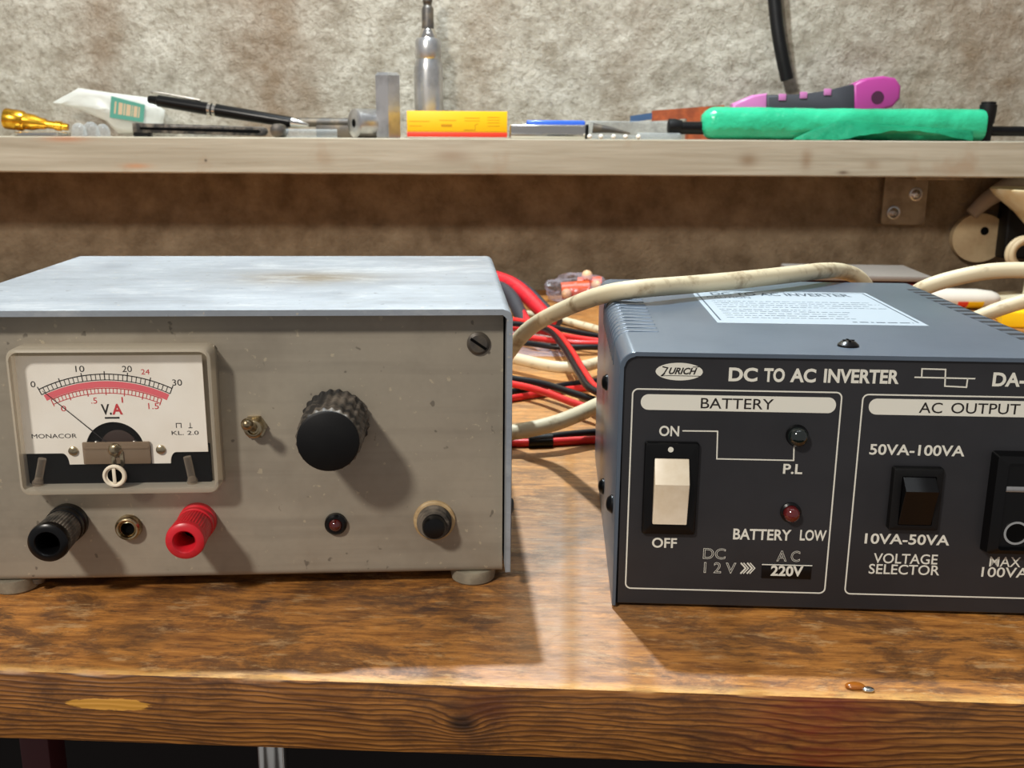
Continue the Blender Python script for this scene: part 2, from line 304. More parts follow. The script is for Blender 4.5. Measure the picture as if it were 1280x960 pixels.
# ------------------------------------------------------------------ mesh building (mm)
class G:
    def __init__(s): s.bm = bmesh.new()
    def box(s, x0, x1, y0, y1, z0, z1, bev=0.0, seg=2):
        r = bmesh.ops.create_cube(s.bm, size=1.0)
        vs_ = r['verts']
        for v in vs_:
            v.co = Vector(((x0+x1)/2 + v.co.x*(x1-x0), (y0+y1)/2 + v.co.y*(y1-y0), (z0+z1)/2 + v.co.z*(z1-z0)))
        if bev:
            es = list({e for v in vs_ for e in v.link_edges})
            bmesh.ops.bevel(s.bm, geom=es, offset=bev, segments=seg, affect='EDGES', profile=0.5, clamp_overlap=True)
        return s
    def loft(s, rings, close=True, caps=True):
        R = [[s.bm.verts.new(p) for p in ring] for ring in rings]
        n = len(R[0])
        for a, b in zip(R, R[1:]):
            for i in range(n if close else n-1):
                j = (i+1) % n
                try: s.bm.faces.new((a[i], a[j], b[j], b[i]))
                except ValueError: pass
        if caps and close:
            for ring in (R[0][::-1], R[-1]):
                try: s.bm.faces.new(ring)
                except ValueError: pass
        return s
    def lathe(s, c, axis, prof, seg=40, flute=None, up=None, phase=0.0, caps=True):
        """prof: list of (distance along axis, radius)"""
        a = Vector(axis).normalized(); c = Vector(c)
        u = a.orthogonal().normalized() if up is None else Vector(up)
        u = (u - a*u.dot(a)).normalized(); w = a.cross(u)
        rings = []
        for t, r in prof:
            ring = []
            for i in range(seg):
                an = 2*PI*i/seg + phase
                rr = max(r, 1e-4)
                if flute and r >= flute[2]: rr = r - flute[1]*(0.5+0.5*math.cos(flute[0]*an))
                ring.append(c + a*t + (u*math.cos(an) + w*math.sin(an))*rr)
            rings.append(ring)
        return s.loft(rings, True, caps)
    def tube(s, pts, r, seg=14, smooth=8):
        P = catmull([Vector(p) for p in pts], smooth) if smooth else [Vector(p) for p in pts]
        n = len(P); rings = []; u = None
        for i, p in enumerate(P):
            d = (P[min(i+1, n-1)] - P[max(i-1, 0)]).normalized()
            if u is None: u = d.orthogonal().normalized()
            u = (u - d*u.dot(d)).normalized(); w = d.cross(u)
            rr = r if not callable(r) else r(i/(n-1))
            rings.append([p + (u*math.cos(2*PI*k/seg) + w*math.sin(2*PI*k/seg))*rr for k in range(seg)])
        return s.loft(rings)
    def prism(s, poly, a, b, f, bev=0.0, seg=2):
        """poly 2-D; f(u, v, t) -> 3-D; extruded from t=a to t=b"""
        A = [s.bm.verts.new(f(u, v, a)) for u, v in poly]; B = [s.bm.verts.new(f(u, v, b)) for u, v in poly]
        n = len(poly); fs = []
        fs.append(s.bm.faces.new(A[::-1])); fs.append(s.bm.faces.new(B))
        for i in range(n):
            j = (i+1) % n; fs.append(s.bm.faces.new((A[i], A[j], B[j], B[i])))
        if bev:
            es = list(fs[0].edges) + list(fs[1].edges)
            bmesh.ops.bevel(s.bm, geom=es, offset=bev, segments=seg, affect='EDGES', profile=0.5, clamp_overlap=True)
        return s
    def ball(s, c, r, sc=(1, 1, 1), sub=3):
        m = Matrix.Translation(c) @ Matrix.Diagonal((r*sc[0], r*sc[1], r*sc[2], 1))
        bmesh.ops.create_icosphere(s.bm, subdivisions=sub, radius=1.0, matrix=m); return s
    def grid(s, nu, nv, f):
        V = [[s.bm.verts.new(f(i/nu, j/nv)) for j in range(nv+1)] for i in range(nu+1)]
        for i in range(nu):
            for j in range(nv): s.bm.faces.new((V[i][j], V[i+1][j], V[i+1][j+1], V[i][j+1]))
        return s
    def text(s, txt, f, x0, x1, z0, z1, bold=0.0, outline=0.0, shear=0.0, t=0.04):
        """writing fitted to a rectangle; f(u, v, t) -> 3-D"""
        cu = bpy.data.curves.new('lettering', 'FONT'); cu.body = txt; cu.shear = shear; cu.resolution_u = 4
        if outline: cu.fill_mode = 'NONE'; cu.bevel_depth = outline; cu.bevel_resolution = 0
        else: cu.offset = bold; cu.extrude = 0.01
        o = bpy.data.objects.new('lettering', cu); COL.objects.link(o)
        dg = bpy.context.evaluated_depsgraph_get(); dg.update()
        me = bpy.data.meshes.new_from_object(o.evaluated_get(dg))
        bpy.data.objects.remove(o); bpy.data.curves.remove(cu)
        xs = [v.co.x for v in me.vertices]; ys = [v.co.y for v in me.vertices]; zs = [v.co.z for v in me.vertices]
        ax, bx, ay, by, az, bz = min(xs), max(xs), min(ys), max(ys), min(zs), max(zs)
        vv = [s.bm.verts.new(f(x0+(v.co.x-ax)/(bx-ax)*(x1-x0), z0+(v.co.y-ay)/(by-ay)*(z1-z0), t*(v.co.z-az)/max(bz-az, 1e-6))) for v in me.vertices]
        for p in me.polygons:
            try: s.bm.faces.new([vv[i] for i in p.vertices])
            except ValueError: pass
        bpy.data.meshes.remove(me); return s
    def line(s, f, pts, w, t=0.04, closed=False):
        """flat stroke along a 2-D polyline with mitred corners"""
        P = [Vector(p) for p in pts]; n = len(P); L = []
        for i, p in enumerate(P):
            a = P[i-1] if (i > 0 or closed) else None; b = P[(i+1) % n] if (i < n-1 or closed) else None
            d1 = (p-a).normalized() if a is not None else None; d2 = (b-p).normalized() if b is not None else None
            d1 = d1 or d2; d2 = d2 or d1
            n1 = Vector((-d1.y, d1.x)); n2 = Vector((-d2.y, d2.x)); m = (n1+n2).normalized(); k = w/2/max(m.dot(n1), .3)
            L.append((p+m*k, p-m*k))
        rings = [[f(a.x, a.y, 0), f(a.x, a.y, t), f(b.x, b.y, t), f(b.x, b.y, 0)] for a, b in L]
        if closed: rings.append(rings[0])
        return s.loft(rings, True, not closed)
    def build(s, name, mat, parent=None, angle=35, mw=None):
        bmesh.ops.recalc_face_normals(s.bm, faces=s.bm.faces)
        for v in s.bm.verts: v.co = v.co*MM
        me = bpy.data.meshes.new(name); s.bm.to_mesh(me); s.bm.free()
        if angle:
            me.polygons.foreach_set('use_smooth', [True]*len(me.polygons)); me.set_sharp_from_angle(angle=math.radians(angle))
        for m in (mat if isinstance(mat, (list, tuple)) else [mat]): me.materials.append(K[m])
        o = bpy.data.objects.new(name, me); COL.objects.link(o)
        if parent: o.parent = parent
        return o

def catmull(P, k):
    out = []
    for i in range(len(P)-1):
        a, b, c, d = P[max(i-1, 0)], P[i], P[i+1], P[min(i+2, len(P)-1)]
        for j in range(k):
            t = j/k
            out.append(0.5*((2*b) + (c-a)*t + (2*a-5*b+4*c-d)*t*t + (3*b-a-3*c+d)*t**3))
    out.append(P[-1]); return out

def rrect(x0, x1, z0, z1, r, n=6):
    out = []
    for cx, cz, a0 in ((x1-r, z1-r, 0), (x0+r, z1-r, 90), (x0+r, z0+r, 180), (x1-r, z0+r, 270)):
        for i in range(n+1):
            a = math.radians(a0 + 90*i/n); out.append((cx+r*math.cos(a), cz+r*math.sin(a)))
    return out
def front(d):  return lambda u, v, t: Vector((u, d-t, v))     # a plane facing the viewer at local y = d, t coming out of it
def flat(z):   return lambda u, v, t: Vector((u, v, z+t))     # a plane facing up
def yz(u, v, t): return Vector((t, u, v))
def xz(u, v, t): return Vector((u, t, v))
def xy(u, v, t): return Vector((u, v, t))

def tag(o, label, cat, group=None):
    o['label'] = label; o['category'] = cat
    if group: o['group'] = group
    return o
def thing(name, label, cat, loc=(0, 0, 0), rotz=0.0, group=None):
    o = bpy.data.objects.new(name, None); COL.objects.link(o); o.empty_display_size = 0.01
    o.location = Vector(loc)*MM; o.rotation_euler = (0, 0, rotz); tag(o, label, cat, group); return o
def structure(o): o['kind'] = 'structure'; return o
class Frame:
    """pixel -> local coordinates on a plane of a thing standing on the bench"""
    def __init__(s, loc, yaw): s.loc = Vector(loc); s.R = Matrix.Rotation(-yaw, 3, 'Z')
    def loc_ray(s, px, py): return s.R @ (CAMPOS - s.loc), s.R @ ray(px, py)
    def fy(s, px, py, d):
        o, v = s.loc_ray(px, py); k = (d-o.y)/v.y; p = o+v*k; return p.x, p.z
    def fz(s, px, py, z):
        o, v = s.loc_ray(px, py); k = (z-o.z)/v.z; p = o+v*k; return p.x, p.y

# ================================================================== SETTING
def wall_grid():
    g = G()
    xs = [-1500, -1100, -800, -640] + [-560+2.5*i for i in range(449)] + [640, 800, 1100, 1500]
    zs = [-850, -500, -250, -100, -40] + [-8+2.5*i for i in range(121)] + [330, 420, 600, 1000, 1500]
    def dep(x, z):
        p = Vector((x/26, 0.3, z/22)); q = Vector((x/90, 4.1, z/90))
        n = mnoise.noise(p)*1.5 + mnoise.noise(q)*2.2 + mnoise.noise(p*2.7)*1.0 + mnoise.noise(p*5.5)*0.7
        k = 1.0 if z > 100 else 0.6
        return 890 - n*k*0.8
    V = [[g.bm.verts.new((x, dep(x, z), z)) for z in zs] for x in xs]
    for i in range(len(xs)-1):
        for j in range(len(zs)-1): g.bm.faces.new((V[i][j], V[i+1][j], V[i+1][j+1], V[i][j+1]))
    # give it a back so it is a solid wall
    x0, x1, z0, z1 = xs[0], xs[-1], zs[0], zs[-1]
    g.box(x0, x1, 900, 980, z0, z1)
    return structure(g.build('wall_back', 'wall', angle=180))
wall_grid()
structure(G().box(-1500, 1500, -1500, 980, -860, -850).build('floor', 'floor', angle=0))

# ------------------------------------------------------------------ workbench
BY = 218.4
bench = thing('workbench', 'worn brown wooden workbench top with thick grainy front edge', 'workbench', (0, BY, 0), math.radians(-2.7))
g = G()
def bench_top():
    pr = [(0.2, -19), (0.0, -18.2), (0.0, -1.6), (0.35, -0.5), (1.4, 0.0)]
    rings = []
    N = 160
    for i in range(N+1):
        x = -300 + 600*i/N
        def w(k, s): return mnoise.noise(Vector((x/s, k*3.7, 0.2)))
        rg = []
        for k, (y, z) in enumerate(pr):
            chip = (w(k, 9)*0.35 + w(k+9, 3.1)*0.2) if k in (2, 3) else w(k, 20)*0.12
            rg.append(Vector((x, y+abs(chip)*(1.2 if k in (3,) else .4), z-(abs(chip)*.6 if k == 3 else 0))))
        rg += [Vector((x, 640, 0)), Vector((x, 640, -19))]
        rings.append(rg)
    g.loft(rings)
bench_top()
g.box(-1100, -300, 0.2, 640, -19, 0, .6).box(300, 1100, 0.2, 640, -19, 0, .6)
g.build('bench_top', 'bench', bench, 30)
for sx in (-1040, 960):
    for sy in (40, 560): G().box(sx, sx+80, sy, sy+80, -850, -19, 2).build('leg', 'bench', bench)

G().box(-1040, 1040, 240, 258, -850, -19.2, 1).build('added_dark_board', 'umber', bench)  # dark board added to keep the view under the bench black
# ------------------------------------------------------------------ shelf
SH_TILT = math.atan2(1.55, 787)
def shelf_z(x): return 125.4 + x*math.tan(SH_TILT)
sh = thing('shelf', 'long pale limed wooden shelf board fixed to the plaster wall', 'shelf', (0, 800, 125.4))
sh.rotation_euler = (0, -SH_TILT, 0)
g = G(); 
rings = []
for i in range(241):
    x = -900 + 1800*i/240
    n = lambda k: mnoise.noise(Vector((x/14, k*2.1, 0)))*0.35
    rings.append([Vector((x, 0.4+n(1), -0.7)), Vector((x, 1.4, n(2)*.4)), Vector((x, 90, 0)), Vector((x, 90, -27.2)), Vector((x, 1.2, -27.2+n(3)*.3)), Vector((x, 0.3+n(4), -26.2))])
g.loft(rings); g.build('board', 'shelf', sh, 30)

# ================================================================== POWER SUPPLY
PY = math.radians(3.7)
PW, PD, PZ0, PZ1, PREC = 157.0, 122.0, 4.3, 83.1, 6.3
PF = Frame((0.1, 268.0, 0), PY)
psu = thing('power_supply', 'grey aluminium bench power supply with analogue meter, black knob and binding posts', 'power supply', (0.1, 268.0, 0), PY)
def cover_profile(w, z0, z1, th, r, n=6):
    o = [(0, z0), (0, z1-r)]
    for i in range(1, n+1):
        a = PI/2*i/n; o.append((-r+r*math.cos(a), z1-r+r*math.sin(a)))
    for i in range(0, n+1):
        a = PI/2 + PI/2*i/n; o.append((-w+r+r*math.cos(a), z1-r+r*math.sin(a)))
    o.append((-w, z0)); o.append((-w+th, z0)); ri = max(r-th, .2)
    for i in range(n+1):
        a = PI - PI/2*i/n; o.append((-w+r+ri*math.cos(a), z1-r+ri*math.sin(a)))
    for i in range(n+1):
        a = PI/2 - PI/2*i/n; o.append((-r+ri*math.cos(a), z1-r+ri*math.sin(a)))
    o.append((-th, z0)); return o
G().prism(cover_profile(PW, PZ0+2.6, PZ1, 1.6, 2.6), 0, PD, xz, 0.25, 1).build('case_cover', 'psu_lid', psu, 40)
# chassis: front panel folded into the base and the back
r = 2.2; fx = []
outer = [(PREC, PZ1-1.9), (PREC, PZ0+r)] + [(PREC+r-r*math.cos(a), PZ0+r-r*math.sin(a)) for a in [PI/2*i/6 for i in range(1, 7)]] + [(PD-.3, PZ0), (PD-.3, PZ1-1.9)]
inner = [(PD-1.6, PZ1-1.9), (PD-1.6, PZ0+1.4), (PREC+r, PZ0+1.4), (PREC+1.4, PZ0+r), (PREC+1.4, PZ1-1.9)]
G().prism(outer+inner, -PW+2.2, -2.2, yz).build('front_panel', 'psu_front', psu, 40)
P = lambda px, py, d=PREC: PF.fy(px, py, d)
# feet
for (x, y) in ((-10.5, 12.5), (-PW+14, 12.5), (-10.5, PD-14), (-PW+14, PD-14)):
    G().lathe((x, y, 0), (0, 0, 1), [(0, 5.8), (.6, 6.4), (PZ0-.6, 6.9), (PZ0, 6.9)], 32).build('rubber_foot', 'rubber', psu)
G().lathe((P(44, 727)[0], 9, PZ0-1.8), (0, 0, 1), [(0, .8), (.4, 1.6), (1.8, 1.9)], 20).build('base_screw', 'dark_metal', psu)
# side screw of the cover
g = G(); g.lathe((0, 14, 22), (1, 0, 0), [(0, 2.3), (1.0, 2.3), (1.5, 1.7)], 24); g.build('side_screw', 'dark_metal', psu)
# corner screw, slotted
x, z = P(598, 429); g = G(); g.lathe((x, PREC, z), (0, -1, 0), [(0, 3.2), (.6, 3.2), (1.2, 2.4), (1.25, .01)], 28)
s_ = g.build('panel_screw', 'dark_metal', psu)
g = G(); g.box(-2.6, 2.6, -.25, .25, -.35, .35)
bmesh.ops.rotate(g.bm, verts=g.bm.verts, cent=(0, 0, 0), matrix=Matrix.Rotation(math.radians(35), 3, 'Y')); bmesh.ops.translate(g.bm, verts=g.bm.verts, vec=(x, PREC-1.3, z))
g.build('slot', 'bore', s_)

# ---- meter
MF = PREC-7.6; MP = PREC-3.4          # front of the cover, plane of the dial card
def Z5(zx, zy, d=None): return PF.fy(zx/4, 400+zy/4, MP if d is None else d)
mx0, mz1 = P(4, 437, MF); mx1, _ = P(263, 438, MF); _, mz0 = P(140, 619, MF)
ox0, oz1 = P(9, 441, MF); ox1, _ = P(258, 442, MF); _, oz0 = P(140, 611, MF)          # opening of the cover
ix0, iz1 = Z5(52, 181); ix1, _ = Z5(1008, 181); _, iz0 = Z5(560, 831)                   # dial card
met = G()
o_ = rrect(mx0, mx1, mz0, mz1, 2.6, 6); i_ = rrect(ox0, ox1, oz0, oz1, 0.8, 6)
def ring_solid(g, o, i, y0, y1, bev=0.9):
    """frame: outer outline with softened front arris and an opening"""
    cx = sum(p[0] for p in o)/len(o); cz = sum(p[1] for p in o)/len(o)
    def sh(poly, k): 
        xs = [p[0] for p in poly]; zs = [p[1] for p in poly]; w = (max(xs)-min(xs))/2; h = (max(zs)-min(zs))/2
        return [(cx+(p[0]-cx)*(1-k/w), cz+(p[1]-cz)*(1-k/h)) for p in poly]
    rings = [[Vector((u, y1, v)) for u, v in o], [Vector((u, y0+bev, v)) for u, v in o], [Vector((u, y0+bev*.3, v)) for u, v in sh(o, bev*.3)],
             [Vector((u, y0, v)) for u, v in sh(o, bev)], [Vector((u, y0, v)) for u, v in i], [Vector((u, y1, v)) for u, v in i]]
    rings.append(rings[0]); g.loft(rings, True, False)
ring_solid(met, o_, i_, MF, PREC)
meter = met.build('panel_meter', 'frost', psu, 40); meter['label'] = 'rectangular analogue volt and ampere meter with clear cover'
G().box(ox0-.2, ox1+.2, MF+.25, MF+.85, oz0-.2, oz1+.2).build('clear_window', 'window', meter, 0)
# back tray and black lower housing
px0, pz1 = Z5(44, 172); px1, _ = Z5(1036, 180); _, pz0 = Z5(560, 838)
G().box(ox0-.2, ox1+.6, PREC-.9, PREC-.1, oz0-.2, oz1+.2).build('housing', 'meter_tray', meter, 0)
bl = [(x_, z_) for x_, z_ in (Z5(110, 640), Z5(1042, 640), Z5(1046, 832), Z5(120, 832))]
G().prism([(ix0+.1, bl[0][1]), (ix1+.1, bl[0][1]), (ix1+.2, iz0), (ix0+.2, iz0)], MP+.6, PREC-.8, xz).build('lower_housing', 'bore', meter, 0)
# dial card with its stepped bottom and half-round cut-out
zc = lambda zy: Z5(560, zy)[1]; xc = lambda zx: Z5(zx, 560)[0]
cxx, czz = Z5(577, 648); rad = (xc(725)-xc(430))/2
card = [(ix0, iz1), (ix0, zc(664)), (xc(300), zc(664))]
for i in range(1, 6): a = PI/2*i/6; card.append((xc(300)+(xc(332)-xc(300))*math.sin(a), zc(664)+(zc(718)-zc(664))*(1-math.cos(a))))
card += [(xc(332), zc(720)), (xc(415), zc(720)), (xc(415), zc(630))]
for i in range(0, 25): a = PI - PI*i/24; card.append((cxx+rad*math.cos(a), czz+rad*math.sin(a)))
card += [(xc(748), zc(630)), (xc(748), zc(720)), (xc(842), zc(720))]
for i in range(1, 6): a = PI/2*i/6; card.append((xc(842)+(xc(874)-xc(842))*(1-math.cos(a)), zc(718)+(zc(664)-zc(718))*math.sin(a)))
card += [(xc(874), zc(664)), (ix1, zc(664)), (ix1, iz1)]
G().prism(card, MP, MP+.5, xz).build('dial_card', 'dial', meter, 0)
# scale
fm = front(MP-.01)
u0 = xc(548); sc = (xc(880)-xc(215))/665.0; vz = lambda zy: zc(zy)
def pol(R, a): return (u0 + R*sc*math.sin(a), vz(1062) + R*sc*math.cos(a)*((vz(270)-vz(1062))/(792*sc)))
def arc(g, R, a0, a1, w, t=.03): g.line(fm, [pol(R, math.radians(a0+(a1-a0)*i/40)) for i in range(41)], w, t)
gk = G(); arc(gk, 792, -24.6, 24.6, .28); arc(gk, 764, -24.6, 24.6, .22)
for i in range(31):
    a = math.radians(-24.6 + 49.2*i/30); gk.line(fm, [pol(764, a), pol(806 if i % 5 == 0 else 792, a)], .26 if i % 5 == 0 else .2, .03)
def ztext(g, s, zx0, zx1, zy, h, **kw):
    z1_ = zc(zy-h/2); z0_ = zc(zy+h/2); g.text(s, fm, xc(zx0), xc(zx1), z0_, z1_, **kw)
ztext(gk, '0', 179, 203, 318, 30); ztext(gk, '10', 408, 452, 243, 31); ztext(gk, '20', 638, 686, 245, 31); ztext(gk, '30', 880, 928, 315, 31)
ztext(gk, 'V.', 516, 568, 447, 54, bold=.02); gk.line(fm, [(xc(531), zc(489)), (xc(604), zc(489))], .5, .03)
ztext(gk, 'MONACOR', 156, 382, 577, 21); ztext(gk, 'KL. 2.0', 858, 993, 568, 20)
gk.line(fm, [(xc(884), zc(543)), (xc(884), zc(520)), (xc(908), zc(520)), (xc(908), zc(543))], .2, .03)
gk.line(fm, [(xc(954), zc(518)), (xc(954), zc(543))], .2, .03); gk.line(fm, [(xc(944), zc(543)), (xc(964), zc(543))], .2, .03)
gk.build('black_lettering', 'ink', meter, 0)
gr = G(); arc(gr, 724, -22.3, 22.3, .25); arc(gr, 700, -22.3, 22.3, .2)
for i in range(31):
    a = math.radians(-22.3 + 44.6*i/30); gr.line(fm, [pol(690 if i % 5 == 0 else 700, a), pol(724, a)], .26 if i % 5 == 0 else .2, .03)
ztext(gr, '24', 730, 772, 260, 26); ztext(gr, '.5', 470, 500, 402, 30); ztext(gr, '1', 622, 629, 400, 28); ztext(gr, '1.5', 752, 804, 432, 30); ztext(gr, '0', 317, 343, 440, 28)
ztext(gr, 'A', 570, 623, 446, 54, bold=.03)
gr.build('red_lettering', 'ink_red', meter, 0)
gp = G(); gp.line(fm, [pol(743, math.radians(-24+48.4*i/40)) for i in range(41)], 33*sc, .02); gp.build('pink_band', 'ink_pink', meter, 0)
G().lathe((cxx, MP+.6, czz), (0, -1, 0), [(-1.8, rad+.4), (0, rad+.4), (0, .01)], 48).build('movement_well', 'bore', meter)
# movement: coil, bracket, screws, zero adjuster, posts, needle
g = G(); g.lathe((cxx+.9, MP+.65, czz+.6), (0, -1, 0), [(0, rad*.62), (.3, rad*.62), (.5, rad*.5), (.5, .01)], 32)
g.build('moving_coil', 'coil_brown', meter)
g = G(); g.box(xc(410), xc(748), MP-1.1, MP-.2, zc(715), zc(606), .25); g.box(xc(415), xc(742), MP-1.25, MP-1.0, zc(640), zc(628), .08)
g.build('bracket', 'smoke', meter)
g = G(); g.box(xc(553), xc(572), MP-1.5, MP-1.1, zc(745), zc(650), .12); g.box(xc(596), xc(615), MP-1.5, MP-1.1, zc(745), zc(650), .12)
g.lathe((xc(575), MP-1.1, zc(645)), (0, -1, 0), [(0, 2.0), (.5, 1.7), (.9, 1.0), (.95, .01)], 24); g.build('pivot_arm', 'nickel', meter)
for dx_ in (-5.0, 5.2):
    g = G(); g.lathe((cxx+dx_, MP+.6, czz+1.6), (0, -1, 0), [(0, .9), (.6, .8), (.9, .4), (.92, .01)], 16); g.build('coil_pin', 'steel', meter)
for zx, zy in ((358, 652), (798, 650)):
    x, z = xc(zx), zc(zy); g = G(); g.lathe((x, MP, z), (0, -1, 0), [(0, 1.3), (.5, 1.25), (.8, .8), (.82, .01)], 20); g.build('card_screw', 'nickel', meter)
x, z = Z5(574, 779, MF); g = G()
g.lathe((x, MF+.2, z), (0, -1, 0), [(0, 3.15), (.5, 3.15), (.8, 2.9), (.8, 2.5), (.2, 2.2), (.2, 1.95), (0, 1.95)], 40, caps=False); g.box(x-.55, x+.35, MF-.35, MF+.2, z-2.2, z+2.2, .1)
g.build('zero_adjuster', 'ivory', meter); meter.children[-1] and None
G().lathe((x, MF+.2, z), (0, -1, 0), [(0, 2.4), (.12, 2.4)], 32).build('adjuster_recess', 'bore', meter)
for zx0, zy0, zx1, zy1 in ((216, 690, 195, 808), (938, 680, 965, 800)):
    a = Z5(zx0, zy0); b = Z5(zx1, zy1); g = G(); g.tube([(a[0], MP-.6, a[1]), (b[0], MP-.6, b[1])], 1.05, 14, 0)
    g.lathe((b[0], MP-.4, b[1]), (0, -1, 0), [(0, 1.4), (1.1, 1.3), (1.4, .8), (1.4, .01)], 20); g.build('cover_post', 'clear_rod', meter)
na = Z5(212, 355, MP-.7); nb = Z5(577, 648, MP-.7)
G().tube([(na[0], MP-.7, na[1]), (nb[0], MP-.7, nb[1])], lambda t: .07+.09*t, 8, 0).build('needle', 'ink', meter)

# ---- toggle switch
x, z = P(319, 533); g = G(); g.lathe((x, PREC, z), (0, -1, 0), [(0, 3.5), (.9, 3.5)], 6, phase=.3); g.lathe((x, PREC-.9, z), (0, -1, 0), [(0, 2.5), (2.2, 2.5), (2.4, 2.2), (2.4, 1.5), (1.6, 1.3)], 28, flute=(1, 0, 9))
tg = g.build('toggle_switch', 'nickel', psu)
tip = P(310, 529, PREC-9); g = G(); g.tube([(x, PREC-2.2, z), (tip[0]*.55+x*.45, PREC-6.2, tip[1]*.55+z*.45), (tip[0], PREC-10, tip[1])], lambda t: .9+.75*t, 16, 4); g.ball((tip[0], PREC-10, tip[1]), 1.68)
g.build('lever', 'nickel', tg)
# ---- big knob
x, z = P(420, 526); tipx, tipz = P(405, 553, PREC-19); kr = 8.9
g = G(); g.lathe((x, PREC-.6, z), (0, -1, 0), [(0, kr+.5), (1.2, kr+.6), (1.6, kr+.1), (17.6, kr-.25), (18.6, kr-.8)], 144, flute=(24, .55, kr-.3))
kb = g.build('tuning_knob', 'black_dusty', psu, 50); kb['label'] = 'large fluted black control knob'
g = G(); g.lathe((x, PREC-19.1, z), (0, -1, 0), [(0, kr-.75), (.5, kr-.8), (.8, kr-1.3), (.82, .01)], 72); g.build('cap', 'black_matt', kb)
# ---- pilot light
x, z = P(420, 654); g = G(); g.lathe((x, PREC, z), (0, -1, 0), [(0, 3.2), (1.2, 3.1), (1.8, 2.5), (1.8, 1.9), (.8, 1.8)], 36); pl = g.build('pilot_light', 'black', psu)
g = G(); g.lathe((x, PREC-.6, z), (0, -1, 0), [(0, 1.85), (1.4, 1.8), (2.1, 1.3), (2.5, .6), (2.55, .01)], 28); g.build('lens', 'red_lens', pl)
# ---- push button
x, z = P(543, 650); g = G(); g.lathe((x, PREC, z), (0, -1, 0), [(0, 6.0), (.8, 5.9), (1.1, 5.4), (1.1, .01)], 48); pb = g.build('push_button', 'tan_ring', psu); pb['label'] = 'black push button in a yellowed ring'
g = G(); g.lathe((x, PREC-1.0, z), (0, -1, 0), [(0, 5.0), (1.4, 5.0), (2.0, 4.7), (2.0, 4.4), (2.6, 4.4), (3.2, 4.2), (3.2, 3.4), (2.4, 3.4)], 48); g.build('collar', 'black_dusty', pb)
g = G(); g.lathe((x, PREC-3.0, z), (0, -1, 0), [(0, 3.4), (3.4, 3.3), (4.0, 2.9), (4.2, 2.0), (4.25, .01)], 40); g.build('button_cap', 'black', pb)
# ---- jack socket
x, z = P(162, 658); g = G(); g.lathe((x, PREC, z), (0, -1, 0), [(0, 3.6), (1.6, 3.6), (2.2, 3.3), (2.5, 2.9), (2.4, 2.5), (1.6, 2.4), (1.9, 1.9), (.4, 1.8)], 40); jk = g.build('jack_socket', 'nickel', psu)
G().lathe((x, PREC-.3, z), (0, -1, 0), [(0, 1.85), (.2, 1.85), (.2, .01)], 28).build('bore', 'bore', jk)
# ---- binding posts
def post(px, py, mat, side, rr, lean):
    x, z = P(px, py); g = G()
    g.lathe((x, PREC, z), (0, -1, 0), [(0, rr+.35), (1.8, rr+.35), (2.3, rr-.15), (2.7, rr-.15), (3.1, rr+.2), (4.4, rr+.2), (4.7, rr-.1)], 60)
    b = g.build('binding_post', mat, psu, 40)
    g = G(); g.lathe((x, PREC-4.6, z), (0, -1, 0), [(0, rr-.2), (.5, rr), (8.6, rr+lean), (8.8, rr+lean), (8.8, rr-2.2)], 160, flute=(40, .22, rr-.05), caps=False); g.build('knurled_sleeve', side, b, 50)
    g = G(); g.lathe((x, PREC-13.2, z), (0, -1, 0), [(0, rr+lean-.1), (1.2, rr+lean+.1), (2.2, rr+lean-.1), (2.8, rr+lean-.9), (2.8, rr-1.7), (2.2, rr-2.2), (-7, rr-2.3)], 60, caps=False)
    g.build('rim', mat, b, 40)
    G().lathe((x, PREC-6, z), (0, -1, 0), [(0, rr-2.25), (.2, rr-2.25), (.2, .01)], 32).build('bore', 'bore', b); return b
post(86, 652, 'black', 'post_side', 5.1, .3)['label'] = 'black binding post with knurled sleeve'
post(248, 650, 'red', 'red', 4.9, .3)['label'] = 'red binding post'

# ================================================================== INVERTER
IY = math.radians(-2.47)
IW, ID, IZ0, IZ1 = 122.7, 138.0, 1.0, 73.4
IREC = 0.9
IF_ = Frame((28.4, 260, 0), IY)
inv = thing('power_inverter', 'blue-grey box inverter with charcoal front panel, ivory rocker switch and white lettering', 'inverter', (28.4, 260, 0), IY)
prof = [(u+IW, v) for u, v in cover_profile(IW, IZ0-.2, IZ1, 1.1, 4.2, 8)]
G().prism(prof, 0, ID, xz, .2, 1).build('case_cover', 'inv_cover', inv, 40)
ip = [(1.3, IZ0+.2), (IW-1.3, IZ0+.2)] + [(IW-4.2+3.0*math.cos(a), IZ1-4.2+3.0*math.sin(a)) for a in [PI/2*i/8 for i in range(9)]] + [(4.2+3.0*math.cos(a), IZ1-4.2+3.0*math.sin(a)) for a in [PI/2+PI/2*i/8 for i in range(9)]]
G().prism(ip, IREC, IREC+2.0, xz, .3, 1).build('front_panel', 'inv_panel', inv, 40)
G().box(1.2, IW-1.2, IREC+1.5, ID-.4, IZ0, IZ0+1.2).build('base_plate', 'black_matt', inv)
G().box(1.2, IW-1.2, ID-1.6, ID-.4, IZ0+1, IZ1-1.4).build('back_panel', 'black_matt', inv)
for (x, y) in ((12, 12), (IW-12, 12), (12, ID-12), (IW-12, ID-12)):
    G().lathe((x, y, 0), (0, 0, 1), [(0, 4.6), (.4, 5), (IZ0, 5)], 24).build('rubber_foot', 'black_matt', inv)
Q = lambda px, py, d=IREC: IF_.fy(px, py, d)
fi = front(IREC-.01)
silk = G(); dark = G()
